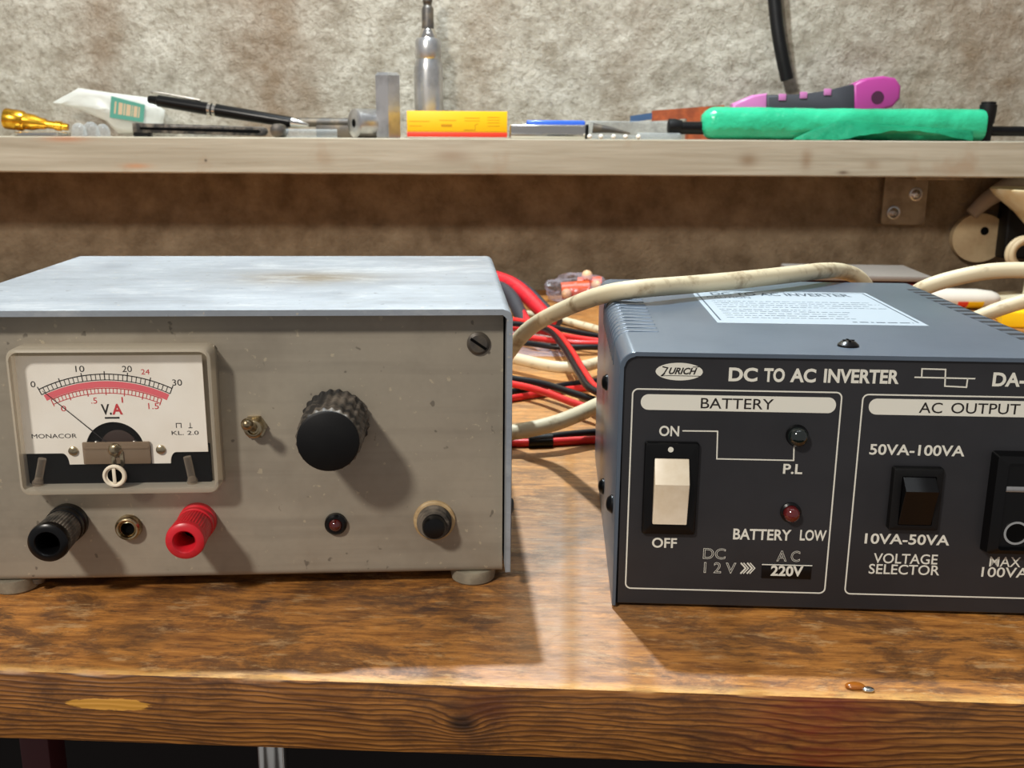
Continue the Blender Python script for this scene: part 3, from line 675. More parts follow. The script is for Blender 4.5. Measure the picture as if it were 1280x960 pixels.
def itext(g, s, x0, x1, y0, y1, h, d=None, f=None, **kw):
    """x0..x1 and the mid-heights y0, y1 at both ends, in photo pixels"""
    dd = IREC if d is None else d
    a = Q(x0, y0, dd); b = Q(x1, y1, dd); xm = (x0+x1)/2; ym = (y0+y1)/2
    hh = abs(Q(xm, ym-h/2, dd)[1]-Q(xm, ym+h/2, dd)[1]); zm = (a[1]+b[1])/2
    g.text(s, f or fi, a[0], b[0], zm-hh/2, zm+hh/2, **kw)
def istroke(g, pts, w): g.line(fi, [Q(*p) for p in pts], w, .04)
itext(silk, 'DC', 911, 947, 468, 468.4, 17.5, bold=.032); itext(silk, 'TO', 955, 981, 468.8, 469, 17.5, bold=.032); itext(silk, 'AC', 988, 1020, 469.2, 469.5, 17.5, bold=.032)
itext(silk, 'INVERTER', 1030, 1124, 470, 471, 17.5, bold=.032)
itext(silk, 'DA-', 1241, 1282, 474, 475, 17.5, bold=.03)
istroke(silk, [(1143, 471.5), (1219, 473.3)], .36)
istroke(silk, [(1152, 471.5), (1152.5, 461), (1182, 461.8), (1181, 482.6), (1208, 484), (1209.5, 473)], .36)
itext(silk, 'ON', 824, 849, 538.5, 539, 13, bold=.02)
istroke(silk, [(853, 538.5), (897, 539), (896, 573.5), (992, 575.5), (992.5, 558)], .34)
itext(silk, 'P.L', 979, 1003, 586, 586.5, 12.5, bold=.02)
itext(silk, 'BATTERY', 916.5, 989, 667.8, 668.6, 13.5, bold=.02); itext(silk, 'LOW', 1000, 1033, 669, 669.4, 13.5, bold=.02)
itext(silk, 'OFF', 815, 846, 678.3, 678.8, 12.5, bold=.02)
itext(silk, 'DC', 879, 907, 692, 692.3, 13.5, outline=.013); itext(silk, '1 2 V', 880, 920, 709.5, 710, 13.5, outline=.013)
for k in (0, 8):
    a = [(926+k, 703.5), (932+k, 710.2), (925.5+k, 717)]; istroke(silk, a, .42)
    a = [(929.5+k, 703.5), (935.5+k, 710.2), (929+k, 717)]; istroke(silk, a, .3)
itext(silk, 'A C', 971, 1000, 695, 695.5, 13.5, outline=.013)
itext(silk, '50VA-100VA', 1087, 1206, 561.5, 564, 13.5, bold=.018); itext(silk, '10VA-50VA', 1081, 1187, 673.5, 675, 13, bold=.018)
itext(silk, 'VOLTAGE', 1092, 1172, 698, 699, 12.4, bold=.008); itext(silk, 'SELECTOR', 1086, 1174.5, 711.5, 712.5, 12.4, bold=.008)
itext(silk, 'MAX', 1237, 1276, 702, 702.6, 12.4, bold=.003); itext(silk, '100VA', 1227, 1286, 715, 716, 12.4, bold=.008)
def frame_rect(tl, br_x, bl):
    x0, z1 = Q(*tl); _, z0 = Q(*bl); silk.line(fi, rrect(x0, br_x, z0, z1, 1.5, 6), .38, .04, True)
frame_rect((791, 486), Q(1043, 600)[0], (783, 735))
frame_rect((1079, 493), IW-3.2, (1057, 742))
def pill(x0, xr, y, h):
    a = Q(x0, y); hh = abs(Q(x0, y-h/2)[1]-Q(x0, y+h/2)[1]); silk.prism(rrect(a[0], xr, a[1]-hh/2, a[1]+hh/2, hh*.48, 8), 0, .03, lambda u, v, t: fi(u, v, t))
    return a
pill(801, Q(1045, 506)[0], 502.3, 19.5); pill(1086, IW-6.3, 508, 20)
f2 = front(IREC-.045)
itext(dark, 'BATTERY', 876, 967, 504, 505.2, 13, f=f2, bold=.004); itext(dark, 'AC', 1149, 1178, 509.5, 510, 13.3, f=f2, bold=.004); itext(dark, 'OUTPUT', 1189, 1275, 510, 511.5, 13.3, f=f2, bold=.004)
# oval badge: pale ellipse, slanted dark name
cx_, cz_ = Q(849, 464.5); ew = (Q(879, 465)[0]-Q(820, 465)[0])/2; eh = abs(Q(849, 453.5)[1]-Q(849, 475.5)[1])/2
silk.prism([(cx_+ew*math.cos(a), cz_+eh*math.sin(a)) for a in [2*PI*i/48 for i in range(48)]], 0, .03, lambda u, v, t: fi(u, v, t))
itext(dark, 'URICH', 836, 871.5, 463.6, 463.8, 8.5, f=f2, bold=.03, shear=.35)
dark.line(f2, [Q(828, 458.2), Q(834.5, 459.8), Q(829, 468.3)], .34, .03); dark.line(f2, [Q(826, 469.8), Q(836, 469.4), Q(876, 470.2)], .16, .03)
dark.line(f2, [Q(826.5, 469.8), Q(831, 466.5)], .4, .03); dark.line(f2, [Q(866, 458.8), Q(876, 458.6)], .2, .03)
pn = silk.build('white_lettering', 'silk', inv, 0); dark.build('dark_lettering', 'ink', inv, 0)
# 220V window
a = Q(952.5, 705); b = Q(1013, 723.5); g = G(); g.box(a[0], b[0], IREC-.35, IREC+.2, b[1], a[1], .1); vw = g.build('voltage_plate', 'black', inv)
g = G(); itext(g, '220V', 963.5, 1004, 713.4, 714, 13, d=IREC-.35, f=front(IREC-.36), bold=.03); g.build('plate_lettering', 'silk', vw, 0)
G().box(a[0]-.1, b[0]+.1, IREC-.45, IREC-.3, a[1]-.1, a[1]+.15).build('bright_edge', 'silk', vw)
# ---- rocker switch
x0, z1 = Q(806, 551); x1, _ = Q(874, 551); _, z0 = Q(840, 666)
g = G(); ring_solid(g, rrect(x0, x1, z0, z1, .7, 3), rrect(x0+2.6, x1-2.5, z0+3.4, z1-4.2, .3, 3), IREC-1.8, IREC, .7); g.box(x0+2.4, x1-2.3, IREC-.4, IREC+.3, z0+3, z1-4)
rk = g.build('rocker_switch', 'black', inv)
rx0, rx1 = x0+2.7, x1-2.6; rz0, rz1 = z0+3.6, z1-4.4; zb = rz1-(rz1-rz0)*.34
g = G(); g.prism([(IREC, rz1), (IREC-1.6, rz1), (IREC-5.2, zb), (IREC-4.4, zb-3), (IREC-3.0, rz0), (IREC, rz0)], rx0, rx1, yz, .25, 2); g.build('rocker', 'ivory', rk)
dx, dz = Q(838.5, 562, IREC-1.8); G().lathe((dx, IREC-1.75, dz), (0, -1, 0), [(0, .75), (.1, .75), (.1, .01)], 24).build('dot', 'silk', rk)
# ---- lamps
def lamp(px, py, mat, rr, bez):
    x, z = Q(px, py); g = G(); g.lathe((x, IREC, z), (0, -1, 0), [(0, rr+bez), (.5, rr+bez), (.9, rr+.15), (.9, .01)], 36); b = g.build('indicator_lamp', 'black', inv)
    g = G(); g.lathe((x, IREC-.8, z), (0, -1, 0), [(0, rr)] + [(1.2+rr*.75*math.sin(a), rr*math.cos(a)) for a in [PI/2*i/8 for i in range(9)]], 36); g.build('lens', mat, b, 60); return b
lamp(996, 544, 'green_lens', 2.6, .35)['label'] = 'dark green pilot lamp'; lamp(988, 640, 'red_lens2', 2.15, .65)['label'] = 'dark red warning lamp'
# ---- voltage selector
x0, z1 = Q(1115, 582); x1, _ = Q(1178, 583); _, z0 = Q(1140, 660)
g = G(); ring_solid(g, rrect(x0, x1, z0, z1, .6, 3), rrect(x0+2.3, x1-1.9, z0+1.6, z1-2.2, .3, 3), IREC-2.2, IREC, .5); g.box(x0+2.1, x1-1.7, IREC-.4, IREC+.3, z0+1.4, z1-2)
sl = g.build('selector_switch', 'black_matt', inv)
rz0, rz1 = z0+1.8, z1-2.4; zb = rz1-3.0
g = G(); g.prism([(IREC, rz1), (IREC-2.0, rz1), (IREC-5.4, zb), (IREC-3.6, zb-5), (IREC-2.2, rz0), (IREC, rz0)], x0+2.5, x1-2.1, yz, .2, 2); g.build('rocker', 'black', sl)
# ---- socket outlet
x0, z1 = Q(1240, 563); _, z0 = Q(1240, 688); x1 = x0+21.5
g = G()
rings = [[Vector((u, IREC, v)) for u, v in rrect(x0, x1, z0, z1, .8, 4)], [Vector((u, IREC-3.4, v)) for u, v in rrect(x0+.5, x1-.5, z0+.5, z1-.5, .8, 4)],
         [Vector((u, IREC-4.2, v)) for u, v in rrect(x0+3.0, x1-3.0, z0+1.8, z1-2.2, .8, 4)], [Vector((u, IREC-2.6, v)) for u, v in rrect(x0+3.3, x1-3.3, z0+2.1, z1-2.5, .7, 4)]]
g.loft(rings); so = g.build('outlet', 'black', inv, 30)
sx, sz = Q(1257, 611, IREC-2.6); G().box(sx, x1-4.4, IREC-3.0, IREC-2.5, sz-.75, sz+.75, .1).build('slot', 'satin_steel', so)
hx, hz = Q(1267, 666, IREC-2.6)
g = G(); g.lathe((hx+.6, IREC-2.55, hz), (0, -1, 0), [(0, 3.3), (.35, 3.3), (.35, 2.7), (.05, 2.6)], 40, caps=False); g.build('contact_ring', 'chrome', so)
g = G(); g.lathe((hx+.6, IREC-2.55, hz), (0, -1, 0), [(0, 2.7), (.1, 2.7), (.1, .01)], 36); g.build('hole', 'bore', so)
# ---- cover details: louvres, screws, label
T = lambda px, py: IF_.fz(px, py, IZ1)
yA = T(800, 414)[1]; yB = T(790, 371)[1]; xl = T(822, 412)[0]
n = 12; g = G(); gd = G()
for i in range(n):
    y = yA + (yB-yA)*i/(n-1)
    arcp = [(-.25, IZ1-10)] + [(4.2-4.5*math.cos(a), IZ1-4.2+4.5*math.sin(a)) for a in [PI/2*k/6 for k in range(7)]] + [(xl, IZ1+.3)]
    arci = [(.4, IZ1-10)] + [(4.2-3.6*math.cos(a), IZ1-4.2+3.6*math.sin(a)) for a in [PI/2*k/6 for k in range(7)]] + [(xl, IZ1-.5)]
    g.prism(arcp+arci[::-1], y-.9, y+.9, xz, .35, 2)
    arcq = [(-.03, IZ1-10)] + [(4.2-4.23*math.cos(a), IZ1-4.2+4.23*math.sin(a)) for a in [PI/2*k/6 for k in range(7)]] + [(xl, IZ1+.03)]
    gd.prism(arcq+arci[::-1], y+1.0, y+1.9, xz)
g.build('louvres', 'inv_cover', inv); gd.build('vent_slots', 'slot', inv, 0)
yB2 = T(1142, 364)[1]; pit = (yB2-T(1251, 415)[1])/12; n2 = 19; yA2 = yB2-pit*(n2-1); xr0 = (T(1141, 364)[0]+T(1251, 415)[0])/2
g = G(); gd = G()
for i in range(n2):
    y = yA2 + (yB2-yA2)*i/(n2-1)
    arcp = [(xr0, IZ1+.06)] + [(IW-4.2+4.26*math.sin(a), IZ1-4.2+4.26*math.cos(a)) for a in [PI/2*k/6 for k in range(7)]] + [(IW+.06, IZ1-10)]
    arci = [(xr0, IZ1-.5)] + [(IW-4.2+3.6*math.sin(a), IZ1-4.2+3.6*math.cos(a)) for a in [PI/2*k/6 for k in range(7)]] + [(IW-.4, IZ1-10)]
    arcq = [(xr0, IZ1+.05)] + [(IW-4.2+4.25*math.sin(a), IZ1-4.2+4.25*math.cos(a)) for a in [PI/2*k/6 for k in range(7)]] + [(IW+.05, IZ1-10)]
    g.prism(arcp+arci[::-1], y-pit*.18, y+pit*.18, xz); gd.prism(arcq+arci[::-1], y+pit*.3, y+pit*.72, xz)
g.build('louvres', 'inv_cover', inv); gd.build('vent_slots', 'slot', inv, 0)
x, y = T(1062, 434); g = G(); g.lathe((x, y+1.5, IZ1), (0, 0, 1), [(0, 2.9), (.5, 2.8), (1.3, 1.9), (1.7, .8), (1.7, .01)], 32); sc_ = g.build('top_screw', 'black', inv)
g = G(); g.box(x-1.6, x+1.6, y+1.2, y+1.8, IZ1+1.6, IZ1+1.75); g.box(x-.3, x+.3, y-.1, y+3.1, IZ1+1.6, IZ1+1.75); g.build('cross_slot', 'bore', sc_)
for y, z in ((60, 50.5), (12, 26.5), (62, 14)):
    g = G(); g.lathe((0, y, z), (-1, 0, 0), [(0, 2.7), (.5, 2.7), (1.5, 1.9), (1.9, .7), (1.9, .01)], 24); g.build('side_screw', 'black', inv)
# label
la = T(866, 367); lb = T(1077, 363); lc = T(1158, 407.5); ld = T(897, 404)
lx0 = (la[0]+ld[0])/2; lx1 = (lb[0]+lc[0])/2; ly0 = (lc[1]+ld[1])/2; ly1 = (la[1]+lb[1])/2
lbx = G().box(lx0, lx1, ly0, ly1, IZ1, IZ1+.12).build('paper_label', 'paper', inv, 0)
ft = flat(IZ1+.13); g = G(); lw_, lh_ = lx1-lx0, ly1-ly0
def ltext(s, u0, u1, v0, v1, **kw): g.text(s, ft, lx0+u0*lw_, lx0+u1*lw_, ly0+v0*lh_, ly0+v1*lh_, t=.02, **kw)
g.line(ft, [(lx0+.025*lw_, ly0+.07*lh_), (lx0+.025*lw_, ly1-.03*lh_), (lx1-.025*lw_, ly1-.03*lh_), (lx1-.025*lw_, ly0+.07*lh_)], .5, .02)
ltext('DC TO AC INVERTER', .10, .88, .84, .94, bold=.02); ltext('CAUTION', .06, .30, .74, .80)
rr_ = random.Random(3)
for row, (u1, v) in enumerate(((.92, .64), (.95, .58), (.88, .52), (.95, .46), (.55, .38), (.72, .33), (.70, .27), (.68, .21), (.70, .15))):
    u = .07
    while u < u1:
        w = rr_.uniform(.008, .05); g.line(ft, [(lx0+u*lw_, ly0+v*lh_), (lx0+min(u+w, u1)*lw_, ly0+v*lh_)], rr_.uniform(.35, .7), .02); u += w+rr_.uniform(.006, .014)
u = .66
while u < .95:
    w = rr_.uniform(.012, .05); g.line(ft, [(lx0+u*lw_, ly0+.065*lh_), (lx0+min(u+w, .95)*lw_, ly0+.065*lh_)], 1.1, .02); u += w+.012
g.build('label_lettering', 'grey_ink', lbx, 0)

# ================================================================== CABLES AND WIRES
def cable(name, label, pts, r, mat='cable', group=None, cat='cable'):
    return tag(G().tube(pts, r, 16, 10).build(name, mat, None, 60), label, cat, group)
GC = 'white cables behind the boxes'
cable('power_cable', 'thick grubby white cable arching over the inverter top', [on_z(520, 545, 3.4), on_z(560, 538, 3.6), on_y(620, 462, 416), on_y(652, 420, 406), on_y(676, 401, 398), on_y(706, 386, 376), on_y(740, 372.5, 352), on_y(772, 364.5, 341), on_y(810, 360, 340),
      on_y(860, 356, 350),
      on_y(920, 350.5, 360), on_y(985, 343.5, 376), on_y(1030, 338.5, 391), on_y(1056, 340, 404), on_y(1076, 350, 410), on_y(1090, 375, 414), on_y(1100, 420, 420), on_y(1112, 480, 423), on_z(1140, 552, 3.3), on_z(1190, 556, 3.3)], 3.15, group=GC)
cable('power_cable', 'white cable looping out past the back right corner of the inverter', [on_z(1010, 530, 3.3), on_z(1060, 528, 4), on_y(1096, 470, 432), on_y(1118, 410, 424), on_y(1140, 372, 414), on_y(1160, 358, 408), on_y(1200, 346, 404), on_y(1245, 338.5, 400), on_y(1300, 339, 396), on_y(1352, 350, 398), on_y(1356, 366, 414),
      on_y(1312, 370, 428), on_y(1272, 379, 436), on_y(1232, 393, 440), on_y(1195, 412, 448), on_y(1160, 446, 456), on_z(1120, 500, 3.3), on_z(1060, 498, 3.3)], 3.2, group=GC)
cable('power_cable', 'thin white cable lying farthest back between the two boxes', [on_z(560, 372, 3), on_z(620, 385, 3), on_z(650, 391, 3), on_z(690, 397, 3), on_z(722, 405, 3), on_z(755, 414, 3), on_z(800, 430, 3)], 2.6, group=GC)
cable('power_cable', 'white cable sagging across the middle of the gap between the boxes', [on_z(560, 430, 8), on_z(620, 443, 8), on_z(652, 450, 8), on_z(690, 458, 8), on_z(720, 459, 8), on_z(748, 453, 8), on_z(790, 438, 8)], 3.2, group=GC)
cable('power_cable', 'white cable rising nearest to the viewer in the gap', [on_z(575, 545, 9), on_z(615, 543, 9), on_z(650, 539, 10), on_z(690, 530, 12), on_z(720, 519, 14), on_z(748, 506, 16), on_z(790, 485, 16)], 3.3, group=GC)
def pair(label, pts_black, pts_red, r=1.75):
    t = thing('speaker_wire', label, 'wire', pts_black[len(pts_black)//2]*0 + Vector((0, 0, 0)), 0, 'red and black wires between the boxes')
    G().tube(pts_black, r, 12, 8).build('black_strand', 'wire_black', t, 60); G().tube(pts_red, r, 12, 8).build('red_strand', 'wire_red', t, 60); return t
def zz(L, z): return [on_z(a, b, z) for a, b in L]
pair('red and black wire lying farthest back under the white cable', zz([(590, 398), (650, 402), (690, 409), (725, 416), (770, 424)], 9), zz([(590, 406), (650, 411), (690, 417), (725, 423), (770, 429)], 8))
pair('second red and black wire from the back, running level', zz([(590, 424), (650, 428), (690, 433), (725, 434), (770, 433)], 5), zz([(590, 418), (650, 421), (690, 425.5), (725, 428.5), (770, 429)], 7))
pair('red and black wire slanting steeply down to the inverter', zz([(610, 402), (655, 406), (684, 412), (704, 434), (722, 464), (740, 487), (785, 502)], 13), zz([(620, 396), (664, 404), (694, 414), (714, 438), (731, 466), (748, 486), (790, 498)], 12))
pair('red and black wire running down to the right across the gap', zz([(585, 466), (645, 474), (680, 480), (715, 491), (750, 502), (800, 515)], 8), zz([(585, 472), (645, 481), (680, 490), (715, 503), (750, 514), (800, 526)], 7))
pair('red and black wire running up to the right under the others', zz([(585, 498), (645, 489), (680, 486), (710, 481), (740, 477), (800, 470)], 2), zz([(585, 506), (645, 497), (680, 491.5), (710, 487), (740, 484), (800, 478)], 2))
w5 = pair('nearest red and black wire, taped, lying level on the bench', zz([(585, 549), (645, 548), (680, 547), (715, 543), (755, 540), (810, 538)], 2.6), zz([(585, 554), (645, 553.5), (680, 553), (715, 551), (755, 549), (810, 545)], 1.9))
G().tube(zz([(660, 551.5), (690, 550.5)], 2.6), 3.3, 14, 4).build('tape_band', 'black', w5)

# ------------------------------------------------------------------ odd things on the bench behind
t = thing('pliers', 'red and black handled pliers standing up behind the power supply corner', 'pliers', on_z(675, 405))
t.location = (0, 0, 0)
hp = [on_y(690, 402, 655), on_y(682, 394, 665), on_y(668, 380, 680), on_y(652, 364.5, 695), on_y(634, 353, 708), on_y(606, 346, 722), on_y(580, 354, 730), on_y(560, 372, 734)]
G().tube(hp, lambda u: 3.6+1.9*math.sin(PI*min(1, u*.9)), 16, 8).build('grip', 'red', t)
G().tube([p+Vector((4.2, 2, -.5)) for p in hp], lambda u: 3.2+1.0*math.sin(PI*u), 14, 8).build('grip_edge', 'grip', t)
hp2 = [on_y(660, 410, 640), on_y(655, 402, 648), on_y(648, 388, 668), on_y(638, 370, 690), on_y(618, 354, 715), on_y(588, 356, 728)]
G().tube(hp2, lambda u: 3.4+1.4*math.sin(PI*u), 16, 8).build('grip', 'grip', t)
G().tube([p+Vector((1.5, -2.6, 1.2)) for p in hp2[:3]], lambda u: 2.0+1.0*math.sin(PI*u), 12, 8).build('grip_inlay', 'red', t)
je = on_z(548, 404, 4.5); G().tube([hp[-1], (hp[-1]+je)/2+Vector((-3, 0, 2)), je], lambda u: 4.5-1.5*u, 12, 6).build('jaw', 'dark_metal', t)
def crumple(g, c, sx, sy, sz, seed, n=3):
    m = Matrix.Translation(c) @ Matrix.Diagonal((sx, sy, sz, 1)); r0 = bmesh.ops.create_icosphere(g.bm, subdivisions=4, radius=1.0, matrix=m)
    for v in r0['verts']:
        d = v.co-Vector(c); q = Vector((v.co.x/9, v.co.y/9, v.co.z/7))+Vector((seed, seed*2, 0))
        k = 1 + .22*mnoise.noise(q) + .16*abs(mnoise.noise(q*2.3)) - .1
        v.co = Vector(c)+d*k; v.co.z = max(v.co.z, .3)
b0 = on_z(722, 377); t = thing('parts_bag', 'clear bag of orange and peach components on the bench by the wall', 'bag', b0)
g = G(); crumple(g, (0, 0, 10), 27, 17, 13, 4.2); g.build('clear_film', 'bag_clear', t, 20)
g = G(); g.tube([(-13, -3, 9), (9, -3, 11)], 6.6, 18, 0); g.build('orange_component', 'orange', t)
g = G(); g.tube([(0, 4, 13), (19, 3, 14)], 6.0, 18, 0); g.build('orange_component', 'orange', t)
for p, rr in (((-9.5, -10.5, 8), 4.0), ((7, 0, 21), 4.2), ((14, -6, 14), 4.2)): g = G(); g.ball(p, rr); g.build('peach_component', 'peach', t)
b0 = on_z(668, 447); t = G()
def film(u, v):
    x = -34+60*u; y = 92*v; q = Vector((x/13, y/17, 1.7)); z = .8+ (2.4+3*mnoise.noise(q)+3*mnoise.noise(q*2.1))*math.sin(PI*u)**.6*math.sin(PI*v)**.6
    return Vector((b0.x+x*(1-.35*v), b0.y+y, max(.4, z)))
t.grid(30, 34, film); bmesh.ops.solidify(t.bm, geom=t.bm.faces[:], thickness=.25)
tag(t.build('zip_bag', 'bag_clear', None, 20), 'crumpled clear plastic bag lying beside the power supply', 'bag')
# behind the inverter
c0 = on_y(1082, 372, 705); t = thing('storage_box', 'low light grey box with a dull red band behind the inverter', 'box', (c0.x, 705, 0), -.06)
zt = on_y(1082, 344, 705).z
g = G(); g.box(-46, 42, 0, 60, 0, zt-6, 1.5); g.build('box_body', 'dullred', t); G().box(-48, 44, -2, 62, zt-4, zt, 1.2).build('lid', 'lightgrey', t)
c0 = on_z(1210, 386); t = thing('squeeze_tube', 'white plastic squeeze tube with a yellow and red end band behind the inverter', 'tube', (c0.x, c0.y, 0))
def tring(x, h, w): return [Vector((x, w*math.cos(a), 8+h*math.sin(a))) for a in [2*PI*i/24 for i in range(24)]]
G().loft([tring(-60, 7.6, 9), tring(-20, 7.8, 9), tring(5, 7.5, 9), tring(16, 6.3, 8), tring(21, 4.5, 6), tring(23, 2, 3)]).build('tube_body', 'white', t, 60)
def tband(x0, x1, k): return [[Vector((x, w_*k*math.cos(a), 8+h_*k*math.sin(a))) for a in [PI*1.05+PI*.45*i/12 for i in range(13)]] for x, h_, w_ in ((x0, 7.75, 9), (x1, 7.3, 8.9))]
for nm, x0, x1, mt in (('red_band', -12, -4, 'red_card'), ('yellow_band', -4, 8, 'yellow')):
    g = G(); a, b = tband(x0, x1, 1.02); c, d = tband(x0, x1, .97); g.loft([a+c[::-1], b+d[::-1]]); g.build(nm, mt, t)
c0 = on_z(1262, 410); g = G(); g.prism([(-6, 0), (40, -6), (44, 40), (6, 36)], 0, 12, xy, 2.0, 3)
o = g.build('tool_case', 'yellow'); o.location = (c0.x*MM, c0.y*MM, 0); tag(o, 'yellow plastic case lying behind the right side of the inverter', 'case')

# ------------------------------------------------------------------ wall fittings below the shelf
x0 = on_y(1103, 250, 885).x; x1 = on_y(1158, 250, 885).x; zb = on_y(1130, 281, 885).z; ztop = shelf_z(x0)-27.4
t = thing('shelf_bracket', 'flat metal shelf bracket with two screws below the shelf', 'bracket', ((x0+x1)/2, 886, ztop)); hw = (x1-x0)/2
G().prism(rrect(-hw, hw, zb-ztop, 0, 3, 4), -2.5, .5, xz, .4, 1).build('plate', 'zinc', t); G().box(-hw, hw, -70, -1, -2.6, -.1, .5).build('shelf_arm', 'zinc', t)
for px, py in ((1145, 243), (1117, 266)):
    p = on_y(px, py, 883); g = G(); g.lathe((p.x-(x0+x1)/2, -2.5, p.z-ztop), (0, -1, 0), [(0, 6), (.8, 5.6), (1.0, 4.4), (.5, 4.2), (1.6, 3.2), (2.2, 1.2), (1.2, .9), (1.2, .01)], 28); g.build('screw', 'satin_steel', t)
p = on_y(1222, 297, 884); t = thing('cable_clamp', 'beige rounded clamp plate with a dark screw hole on the wall', 'clamp', (p.x, 888, p.z))
g = G(); g.prism([(23*math.cos(a)*(1 if math.cos(a) < 0 else 1.05), 21*math.sin(a)) for a in [2*PI*i/40 for i in range(40)]], -7, 0, xz, 2.0, 3); g.build('plate', 'beige', t)
G().lathe((4, -7.05, 6), (0, -1, 0), [(0, 3.6), (.2, 3.6), (.2, .01)], 24).build('screw_hole', 'bore', t)
a = on_y(1238, 240, 877); b = on_y(1214, 268, 880)
g = G(); g.tube([a+Vector((26, 0, 12)), a+Vector((10, 0, 2)), (a+b)/2+Vector((4, 0, 2)), b], lambda u: 9-3.5*u, 14, 8); tag(g.build('taped_joint', 'pale_rag', None, 50), 'greyish tape wrapped over a joint at the far right below the shelf', 'tape')
p = on_y(1312, 237, 822); t = thing('funnel', 'cream cone-shaped funnel on a stem at the right edge below the shelf', 'funnel', (p.x, 822, 0)); zr = p.z
g = G(); g.lathe((0, 0, 0), (0, 0, 1), [(0, 30), (3, 30), (4.5, 10), (zr-48, 8), (zr-30, 13), (zr-18, 24), (zr-6, 39), (zr-1.5, 43), (zr, 43.5), (zr+.6, 42.6), (zr-1.5, 41), (zr-18, 22), (zr-30, 10), (zr-30, .01)], 56); g.build('cone', 'cream', t)
p = on_y(1272, 292, 862); g = G(); g.box(-8, 40, 2, 22, -22, 26, 2.5, 3); o = g.build('adapter_block', 'black_matt'); o.location = (p.x*MM, .864, p.z*MM); tag(o, 'black adapter block on the wall at the right edge below the shelf', 'adapter')
p = on_y(1276, 318, 780); g = G(); 
for k in range(3):
    rr = 13-2.2*(k % 2); g.tube([(p.x+6+rr*math.cos(a), p.y+3.2*k, p.z+rr*.9*math.sin(a)) for a in [2*PI*i/24 for i in range(25)]], 2.4, 10, 2)
tag(g.build('cable_coil', 'beige', None, 60), 'small tan cable coil at the right edge under the black adapter', 'cable')

# ================================================================== THINGS ON THE SHELF
PM = 1.63
def SX(px, y): return on_y(px, 172, y).x
# -- yellow carton
y0 = 803; x0, x1 = SX(509, y0), SX(634, y0); zt = on_y(570, 139, y0).z
t = thing('carton', 'small yellow carton with a red stripe along its bottom edge', 'box', ((x0+x1)/2, y0, shelf_z((x0+x1)/2)), math.radians(1.2)); w = (x1-x0)/2; h = zt-shelf_z(x0)
G().box(-w, w, 0, 24, 1.6, h, .5).build('carton_body', 'yellow_card', t); G().box(-w, w, -.05, 24.05, .9, 5.0, .4).build('red_stripe', 'red_card', t); G().box(-w+.2, w, -.1, 24, 0, 1.2, .4).build('bottom_flap', 'grey_card', t)
g = G(); ff = front(-.02); g.line(ff, [(-w+.6, 5.3), (w-.6, 5.3)], .5, .03)
for (u0_, u1_, v) in ((-.95, -.55, .62), (-.95, -.7, .45), (-.35, -.02, .66), (.15, .45, .75), (.15, .45, .65), (.6, .85, .78), (.6, .85, .68), (.6, .85, .58), (.6, .85, .46), (.15, .35, .32)):
    g.line(ff, [(w*u0_, h*v), (w*u1_, h*v)], .45, .03)
g.prism([(-w*.32, h*.42), (-w*.1, h*.42), (-w*.1, h*.52), (-w*.32, h*.52)], 0, .03, ff); g.line(ff, [(w*.12, h*.3), (w*.36, h*.3), (w*.36, h*.5), (w*.42, h*.55)], .5, .03)
g.build('carton_printing', 'amber_ink', t, 0)
# -- hexagonal sockets
y0 = 826; x0, x1 = SX(469.5, y0), SX(502, y0); rr = (x1-x0)/2; xm = (x0+x1)/2; zb = shelf_z(xm); h = on_y(485, 91, y0).z-zb
g = G(); g.lathe((0, 0, 0), (0, 0, 1), [(0, rr*.98), (.6, rr*1.04), (h-2.2, rr*1.04), (h, rr*.88), (h, rr*.55), (h-9, rr*.5), (h-9, .01)], 6, up=(1, 0, 0), phase=math.radians(30+8))
o = g.build('hex_socket', 'satin_steel', None, 20); o.location = (xm*MM, y0*MM, zb*MM); tag(o, 'tall steel hex socket standing upright on the shelf', 'socket')
p = on_y(442, 153, 818); rr = 11.2; t = thing('hex_socket', 'short steel socket lying on its side with its end facing out', 'socket', (p.x, 818, shelf_z(p.x)))
ax = Vector((.80, .60, 0)); g = G(); g.lathe((0, 0, rr*.99), ax, [(6, .01), (6, rr*.28), (0, rr*.3), (0, rr*.9), (.9, rr), (28, rr), (29, rr*.93), (29, .01)], 40); g.build('socket_body', 'satin_steel', t, 40)
G().lathe((0, 0, rr*.99), ax, [(.2, rr*.28), (.4, rr*.28)], 6).build('drive_hole', 'bore', t)
# -- stepped socket extension
y0 = 862; xm = SX(536.5, y0); q = lambda py: on_y(536, py, y0).z-shelf_z(xm); s_ = y0*.995/F_PX
t = thing('socket_extension', 'tall stepped steel socket driver standing behind the yellow carton', 'socket driver', (xm, y0, shelf_z(xm)))
R_ = lambda w: w/2*s_
G().lathe((0, 0, 0), (0, 0, 1), [(0, R_(34)), (1, R_(35)), (q(88), R_(34.5)), (q(82), R_(33)), (q(78), R_(31)), (q(74), R_(29)), (q(72), R_(31)), (q(52), R_(31)), (q(48), R_(27))], 48).build('socket_body', 'satin_steel', t, 30)
G().lathe((0, 0, 0), (0, 0, 1), [(q(48), R_(22)), (q(44), R_(21)), (q(42), R_(19)), (q(38), R_(17)), (q(36), R_(14))], 40).build('collar', 'chrome', t, 30)
G().lathe((0, 0, 0), (0, 0, 1), [(q(36), R_(14.5)), (q(11), R_(14)), (q(9), R_(12.5)), (q(7), R_(10)), (q(4), R_(10)), (q(2), R_(12)), (q(-14), R_(11.5)), (q(-15), R_(8)), (q(-15), .01)], 24).build('shaft', 'dark_metal', t, 30)
